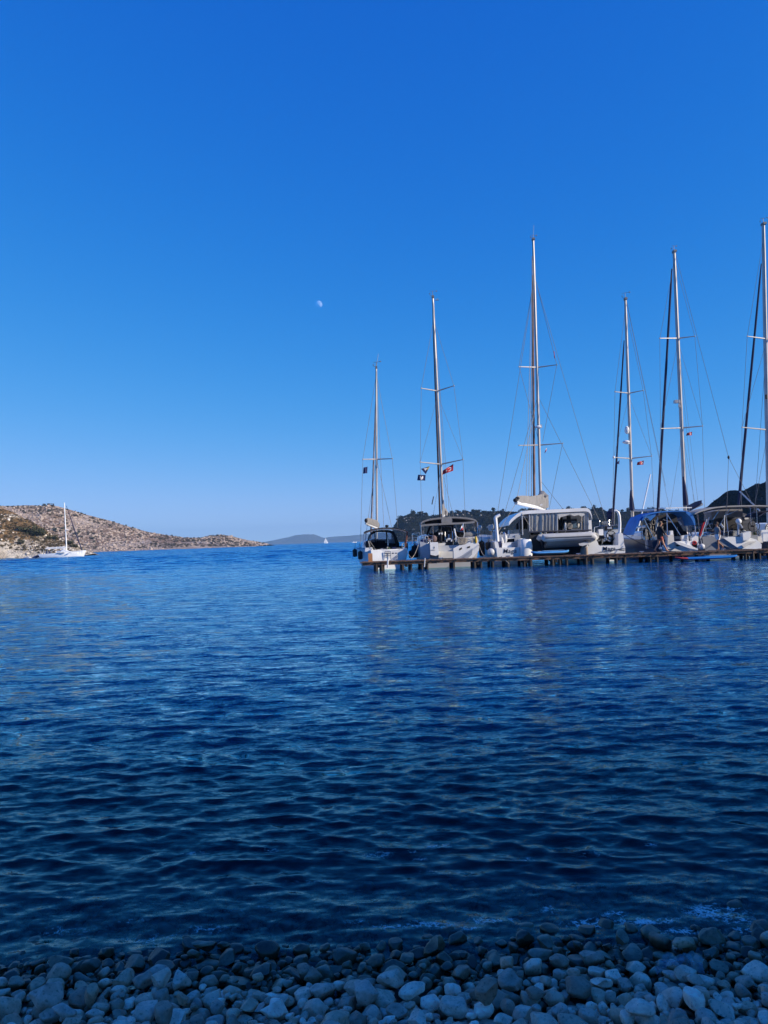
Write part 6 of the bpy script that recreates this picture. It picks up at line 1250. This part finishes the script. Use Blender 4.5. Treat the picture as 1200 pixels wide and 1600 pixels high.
# ================================================================= PEBBLES
def pebble_mat(name, attr_name=None):
    m = bpy.data.materials.new(name); m.use_nodes = True; n = m.node_tree.nodes; l = m.node_tree.links; p = n['Principled BSDF']
    tc = n.new('ShaderNodeTexCoord'); geo = n.new('ShaderNodeNewGeometry')
    if attr_name: src = n.new('ShaderNodeAttribute'); src.attribute_name = attr_name; so_ = src.outputs['Fac']
    else: src = n.new('ShaderNodeObjectInfo'); so_ = src.outputs['Random']
    rp = n.new('ShaderNodeValToRGB'); e = rp.color_ramp.elements; e[0].position = 0; e[0].color = (.14, .128, .112, 1); e[1].position = 1; e[1].color = (.50, .49, .47, 1)
    for pos, c in ((.10, (.18,.15,.125)), (.22, (.20,.195,.185)), (.34, (.27,.235,.19)), (.46, (.25,.25,.245)), (.60, (.31,.305,.29)), (.70, (.28,.215,.165)), (.80, (.36,.35,.33)), (.92, (.41,.40,.37))): q = e.new(pos); q.color = (*c, 1)
    l.new(so_, rp.inputs[0])
    ofs = n.new('ShaderNodeVectorMath'); ofs.operation = 'ADD'; l.new(geo.outputs['Position'], ofs.inputs[0])
    sx = n.new('ShaderNodeMath'); sx.operation = 'MULTIPLY'; sx.inputs[1].default_value = 40; l.new(so_, sx.inputs[0]); cx = n.new('ShaderNodeCombineXYZ'); l.new(sx.outputs[0], cx.inputs[0]); l.new(cx.outputs[0], ofs.inputs[1])
    nz = n.new('ShaderNodeTexNoise'); nz.inputs['Scale'].default_value = 26; nz.inputs['Detail'].default_value = 8; nz.inputs['Roughness'].default_value = .68; l.new(ofs.outputs[0], nz.inputs['Vector'])
    mr = n.new('ShaderNodeMapRange'); mr.inputs[1].default_value = .3; mr.inputs[2].default_value = .7; mr.inputs[3].default_value = .9; mr.inputs[4].default_value = 1.95; l.new(nz.outputs[0], mr.inputs[0])
    # dark specks and pits
    vo = n.new('ShaderNodeTexNoise'); vo.inputs['Scale'].default_value = 95; vo.inputs['Detail'].default_value = 3; l.new(ofs.outputs[0], vo.inputs['Vector'])
    m2 = n.new('ShaderNodeMapRange'); m2.inputs[1].default_value = .30; m2.inputs[2].default_value = .42; m2.inputs[3].default_value = .55; m2.inputs[4].default_value = 1; l.new(vo.outputs[0], m2.inputs[0])
    mu = n.new('ShaderNodeMath'); mu.operation = 'MULTIPLY'; l.new(mr.outputs[0], mu.inputs[0]); l.new(m2.outputs[0], mu.inputs[1])
    # wet stones near the water line: darker, glossier, with a film of algae
    sp = n.new('ShaderNodeSeparateXYZ'); l.new(geo.outputs['Position'], sp.inputs[0])
    wn = n.new('ShaderNodeTexNoise'); wn.inputs['Scale'].default_value = 1.6; l.new(geo.outputs['Position'], wn.inputs['Vector'])
    wa = n.new('ShaderNodeMath'); wa.operation = 'MULTIPLY_ADD'; wa.inputs[1].default_value = -.10; l.new(wn.outputs[0], wa.inputs[0]); l.new(sp.outputs['Z'], wa.inputs[2])
    we = n.new('ShaderNodeMapRange'); we.inputs[1].default_value = .042; we.inputs[2].default_value = .008; l.new(wa.outputs[0], we.inputs[0])
    wm = n.new('ShaderNodeMapRange'); wm.inputs[3].default_value = 1; wm.inputs[4].default_value = .20; l.new(we.outputs[0], wm.inputs[0])
    mu2 = n.new('ShaderNodeMath'); mu2.operation = 'MULTIPLY'; l.new(mu.outputs[0], mu2.inputs[0]); l.new(wm.outputs[0], mu2.inputs[1])
    wmx = n.new('ShaderNodeVectorMath'); wmx.operation = 'MULTIPLY'; wmx.inputs[1].default_value = (1.7, 1.14, .92); l.new(rp.outputs[0], wmx.inputs[0]); vm = n.new('ShaderNodeVectorMath'); vm.operation = 'SCALE'; l.new(wmx.outputs[0], vm.inputs[0]); l.new(mu2.outputs[0], vm.inputs['Scale'])
    al = n.new('ShaderNodeMix'); al.data_type = 'RGBA'; al.blend_type = 'MULTIPLY'; al.inputs[7].default_value = (.92, .95, .78, 1); l.new(we.outputs[0], al.inputs[0]); l.new(vm.outputs[0], al.inputs[6])
    l.new(al.outputs[2], p.inputs['Base Color'])
    ro = n.new('ShaderNodeMapRange'); ro.inputs[3].default_value = .72; ro.inputs[4].default_value = .34; l.new(we.outputs[0], ro.inputs[0]); l.new(ro.outputs[0], p.inputs['Roughness'])
    bu = n.new('ShaderNodeBump'); bu.inputs['Strength'].default_value = .5; bu.inputs['Distance'].default_value = .008; l.new(nz.outputs[0], bu.inputs['Height']); l.new(bu.outputs[0], p.inputs['Normal'])
    return m
PEB = pebble_mat('beach stone'); PEB_S = pebble_mat('beach stone mass', 'tone')
def ico(sub):
    import bmesh
    bm = bmesh.new(); bmesh.ops.create_icosphere(bm, subdivisions=sub, radius=1); V = np.array([v.co[:] for v in bm.verts]); Fc = np.array([[v.index for v in f.verts] for f in bm.faces]); bm.free(); return V, Fc
def rock_shape(V, seed):
    r = np.random.default_rng(seed); P = V.copy(); e = r.uniform(.78, 1.05); P = np.sign(P)*np.abs(P)**e; P /= np.linalg.norm(P, axis=1)[:, None]**r.uniform(.3, .7)
    for _ in range(r.integers(6, 13)):      # worn facets
        nrm = r.normal(size=3); nrm /= np.linalg.norm(nrm); d = r.uniform(.48, .86); s = P @ nrm - d; P = P - nrm[None, :]*(np.maximum(s, 0)*r.uniform(.8, .98))[:, None]
    for f, a in ((1.1, .20), (2.3, .09), (5, .035), (10, .014)):
        k = r.normal(size=(3, 3))*f; ph = r.uniform(0, 6.28, 3); P = P*(1 + a*np.sin(V @ k + ph).mean(1))[:, None]
    P *= np.array([1 + .25*r.uniform(-1, 1)*1, 1, 1])
    t = r.uniform(-.35, .35); P[:, 1] *= 1 + t*P[:, 0]; P -= (P.max(0) + P.min(0))/2
    return P/np.abs(P).max(0)
NS = 22; V3, F3 = ico(4); V2, F2 = ico(3); V1, F1 = ico(2)
hi = [rock_shape(V3, 500 + k) for k in range(NS)]; lo = [rock_shape(V2, 500 + k) for k in range(NS)]; lo1 = [rock_shape(V1, 500 + k) for k in range(NS)]
XA, XB, YA, YB, RES = -3.0, 3.0, 1.8, 4.9, .008
gx = int((XB-XA)/RES); gy = int((YB-YA)/RES); Hm = np.repeat(beach_z(YA + np.arange(gy)*RES)[:, None], gx, 1) - .03
pr = np.random.default_rng(21); stones = []
def settle(x, y, a, b, c, yaw, put=True):
    R = max(a, b); i0, i1 = int((x-R-XA)/RES), int((x+R-XA)/RES)+1; j0, j1 = int((y-R-YA)/RES), int((y+R-YA)/RES)+1
    i0 = max(i0, 0); j0 = max(j0, 0); i1 = min(i1, gx); j1 = min(j1, gy)
    if i1 - i0 < 2 or j1 - j0 < 2: return 9
    xx = XA + np.arange(i0, i1)*RES - x; yy = (YA + np.arange(j0, j1)*RES - y)[:, None]; ca, sa = math.cos(yaw), math.sin(yaw)
    q = ((xx*ca + yy*sa)/a)**2 + ((-xx*sa + yy*ca)/b)**2; inn = q < 1; h = c*np.sqrt(np.maximum(1 - q, 0)); sub = Hm[j0:j1, i0:i1]
    if not inn.any(): return 9
    d = np.where(inn, sub + h*.92, -9); z = np.partition(d.ravel(), -max(2, int(inn.sum()*.035)))[-max(2, int(inn.sum()*.035))]
    if put: Hm[j0:j1, i0:i1] = np.where(inn, np.maximum(sub, z + h), sub)
    return z
def add_stone(x, y, a, b, c, yaw, tone=None, shape=None, tilt=None):
    z = settle(x, y, a, b, c, yaw); stones.append(dict(p=(x, y, z), s=(a, b, c), yaw=yaw, tone=pr.random() if tone is None else tone, k=int(pr.integers(NS)) if shape is None else shape, tilt=tilt or (pr.normal(0, .16), pr.normal(0, .16))))
    return stones[-1]
N1 = 24000
for k in range(N1):
    a = float(np.clip(pr.lognormal(math.log(.0225), .40), .011, .052)); b = a*pr.uniform(.62, .92); c = a*pr.uniform(.42, .78)
    if k < 2600: a, b, c = a*.75, b*.75, c*.75
    if k > 19500: a, b, c = (pr.uniform(.009, .019),)*3; b *= .8; c *= .65
    best = None
    for _ in range(7):
        x, y = pr.uniform(XA + .1, XB - .1), (pr.uniform(YA + .1, 3.9) if pr.random() < .84 else pr.uniform(3.7, YB - .1)); yaw = pr.uniform(0, math.pi)
        z = settle(x, y, a, b, c, yaw, False) - float(beach_z(y))
        if best is None or z < best[0]: best = (z, x, y, yaw)
    if best[0] > .10: continue
    add_stone(best[1], best[2], a, b, c, best[3])
# stones that stand out in the photograph, set on top of the bed
special = []
def stand_out(px, py, a, b, c, yaw, tone, shape, lab, tilt=(0, 0)):
    zz = .10; a *= .46; b *= .46; c *= .46
    for _ in range(4):
        q = WZ(px, py, zz); y = min(max(q.y, YA + .1), YB - .1); zz = settle(q.x, y, a, b, c, yaw, False) + .0
    s = add_stone(q.x, y, a, b, c, yaw, tone, shape, tilt); s['lab'] = lab; special.append(s)
stand_out(708, 1545, .062, .05, .045, .2, 1.0, 3, 'bright white rounded pebble, palest of the stones below the middle of the waterline')
stand_out(838, 1553, .075, .06, .05, 0, .0, 5, 'dark brown rounded stone resting among pale pebbles right of the white pebble')
stand_out(72, 1556, .125, .10, .085, .3, .5, 1, 'largest grey boulder near the left end of the beach', (.1, .1))
stand_out(100, 1578, .10, .055, .045, -.3, .46, 7, 'long grey stone lying below the largest boulder')
stand_out(318, 1482, .105, .05, .035, .1, .8, 9, 'long flat pale stone at the edge of the water')
stand_out(350, 1474, .062, .035, .03, -.1, .86, 4, 'small pale brick shaped stone behind the long flat one')
stand_out(302, 1490, .055, .045, .04, .5, .86, 2, 'rounded pale stone in front of the long flat one')
stand_out(1068, 1470, .10, .05, .04, .1, .34, 8, 'long tan stone half in the water near the right')
stand_out(143, 1556, .05, .06, .085, 0, .70, 11, 'upright reddish triangular stone beside the largest boulder', (.1, 0))
stand_out(285, 1562, .045, .04, .055, 0, .70, 6, 'small upright orange tinted stone among grey pebbles')
stand_out(940, 1535, .085, .05, .04, -.2, .92, 12, 'pale flat stone with a shadow under it, right of the middle')
stand_out(252, 1528, .08, .07, .075, .3, .80, 10, 'tall pale stone standing up behind the grey pebbles on the left')
stand_out(760, 1550, .085, .06, .09, 0, .10, 13, 'rough brown grey pointed stone beside the white pebble', (.1, .05))
stand_out(610, 1530, .11, .075, .06, .1, .62, 14, 'broad smooth grey stone near the middle of the beach')
stand_out(1000, 1578, .10, .06, .05, -.2, .80, 15, 'long pale stone at the lower right of the beach')
# which of them show largest in the picture
def stone_matrix(s):
    return Matrix.Translation(s['p']) @ Matrix.Rotation(s['yaw'], 4, 'Z') @ Matrix.Rotation(s['tilt'][0], 4, 'X') @ Matrix.Rotation(s['tilt'][1], 4, 'Y') @ Matrix.Diagonal((*s['s'], 1))
for s in stones:
    x, y, z = s['p']; px, py, w = proj((x, y, z)); vis = 0
    for dx, dy in ((0, 0), (.5, 0), (-.5, 0), (0, .5), (0, -.5)):
        i, j = int((x + dx*s['s'][0] - XA)/RES), int((y + dy*s['s'][1] - YA)/RES)
        if 0 <= i < gx and 0 <= j < gy and Hm[j, i] <= z + s['s'][2]*math.sqrt(max(0, 1 - dx*dx - dy*dy)) + .012: vis += .2
    ok = -15 < px < 1215 and 1455 < py < 1640
    s['vis'] = vis; s['rank'] = (vis*s['s'][0]*s['s'][2]/w/w) if ok and vis > .15 else -1
hm = []
for k in range(NS):
    me = bpy.data.meshes.new('pebble'); me.from_pydata(hi[k].tolist(), [], F3.tolist()); me.polygons.foreach_set('use_smooth', [True]*len(F3)); me.materials.append(PEB); hm.append(me)
rest = [s for s in stones if 'lab' not in s]; rest.sort(key=lambda s: -s['rank']); indiv = [s for s in rest[:298] if s['rank'] > 0]; mass = [s for s in rest if s not in indiv[:0]][len(indiv):]
TONE = {}
def tone_mat(t):
    """the same stone material with its own fixed tone"""
    m = PEB.copy(); n = m.node_tree.nodes; l = m.node_tree.links; oi = [q for q in n if q.type == 'OBJECT_INFO'][0]; v = n.new('ShaderNodeValue'); v.outputs[0].default_value = t
    for lk in list(oi.outputs['Random'].links): l.new(v.outputs[0], lk.to_socket)
    return m
for s in special:
    me = hm[s['k']].copy(); me.materials.clear(); me.materials.append(tone_mat(s['tone'])); o = bpy.data.objects.new('stone', me); COL.objects.link(o); o.matrix_world = stone_matrix(s); tag(o, s['lab'], 'stone', 'stones that stand out on the pebble beach')
for s in indiv:
    o = bpy.data.objects.new('pebble', hm[s['k']]); COL.objects.link(o); o.parent = beach; o.matrix_basis = stone_matrix(s)
VV, FF, TT = [], [], []; off = 0
for s in mass:
    if s['vis'] < .1: continue
    B_, Fc = (lo[s['k']], F2) if s['rank'] > 0 else (lo1[s['k']], F1); mtx = np.array(stone_matrix(s)); v = B_ @ mtx[:3, :3].T + mtx[:3, 3]; VV.append(v); FF.append(Fc + off); TT.append(np.full(len(v), s['tone'])); off += len(v)
o = np_mesh('pebble', np.concatenate(VV), np.concatenate(FF), PEB_S, True, beach); attr(o, 'tone', np.concatenate(TT)); o['kind'] = 'stuff'
print('stones', len(stones), 'indiv', len(indiv), 'mass tris', sum(len(f) for f in FF))
# clear plastic film caught between the stones
b = MB(); n1, n2 = 16, 9; V = []; r = np.random.default_rng(3)
for j in range(n2):
    for i in range(n1):
        q = WZ(1022 + 78*i/(n1-1), 1520 - 26*j/(n2-1), .10); ii, jj = int((q.x-XA)/RES), int((q.y-YA)/RES)
        z = float(Hm[max(0,jj-3):jj+4, max(0,ii-3):ii+4].max()) + .012 + .03*math.sin(i*.8+j)*math.sin(j*1.3) *.6 + .008*math.sin(math.pi*i/(n1-1))
        V.append((q.x + r.normal(0, .004), q.y + r.normal(0, .004), z))
b.add(V, [[j*n1+i, j*n1+i+1, (j+1)*n1+i+1, (j+1)*n1+i] for j in range(n2-1) for i in range(n1-1)]); tag(b.build('plastic_bag', FILM, None, True), 'crumpled clear plastic film caught on the pebbles at the right', 'plastic bag')

# ================================================================= HAZE
HAZE_DENSITY = 1.45e-4
b = MB(); b.box((0, 3280, 65), (30000, 6800, 160)); hz = b.build('haze', bpy.data.materials.new('sea haze'))
m = hz.data.materials[0]; m.use_nodes = True; n = m.node_tree.nodes; n.remove(n['Principled BSDF']); pv = n.new('ShaderNodeVolumePrincipled'); pv.inputs['Color'].default_value = (.37, .66, 1.0, 1); pv.inputs['Density'].default_value = HAZE_DENSITY; pv.inputs['Anisotropy'].default_value = 0
m.node_tree.links.new(pv.outputs[0], n['Material Output'].inputs['Volume']); tag(hz, None, None, None, 'stuff')
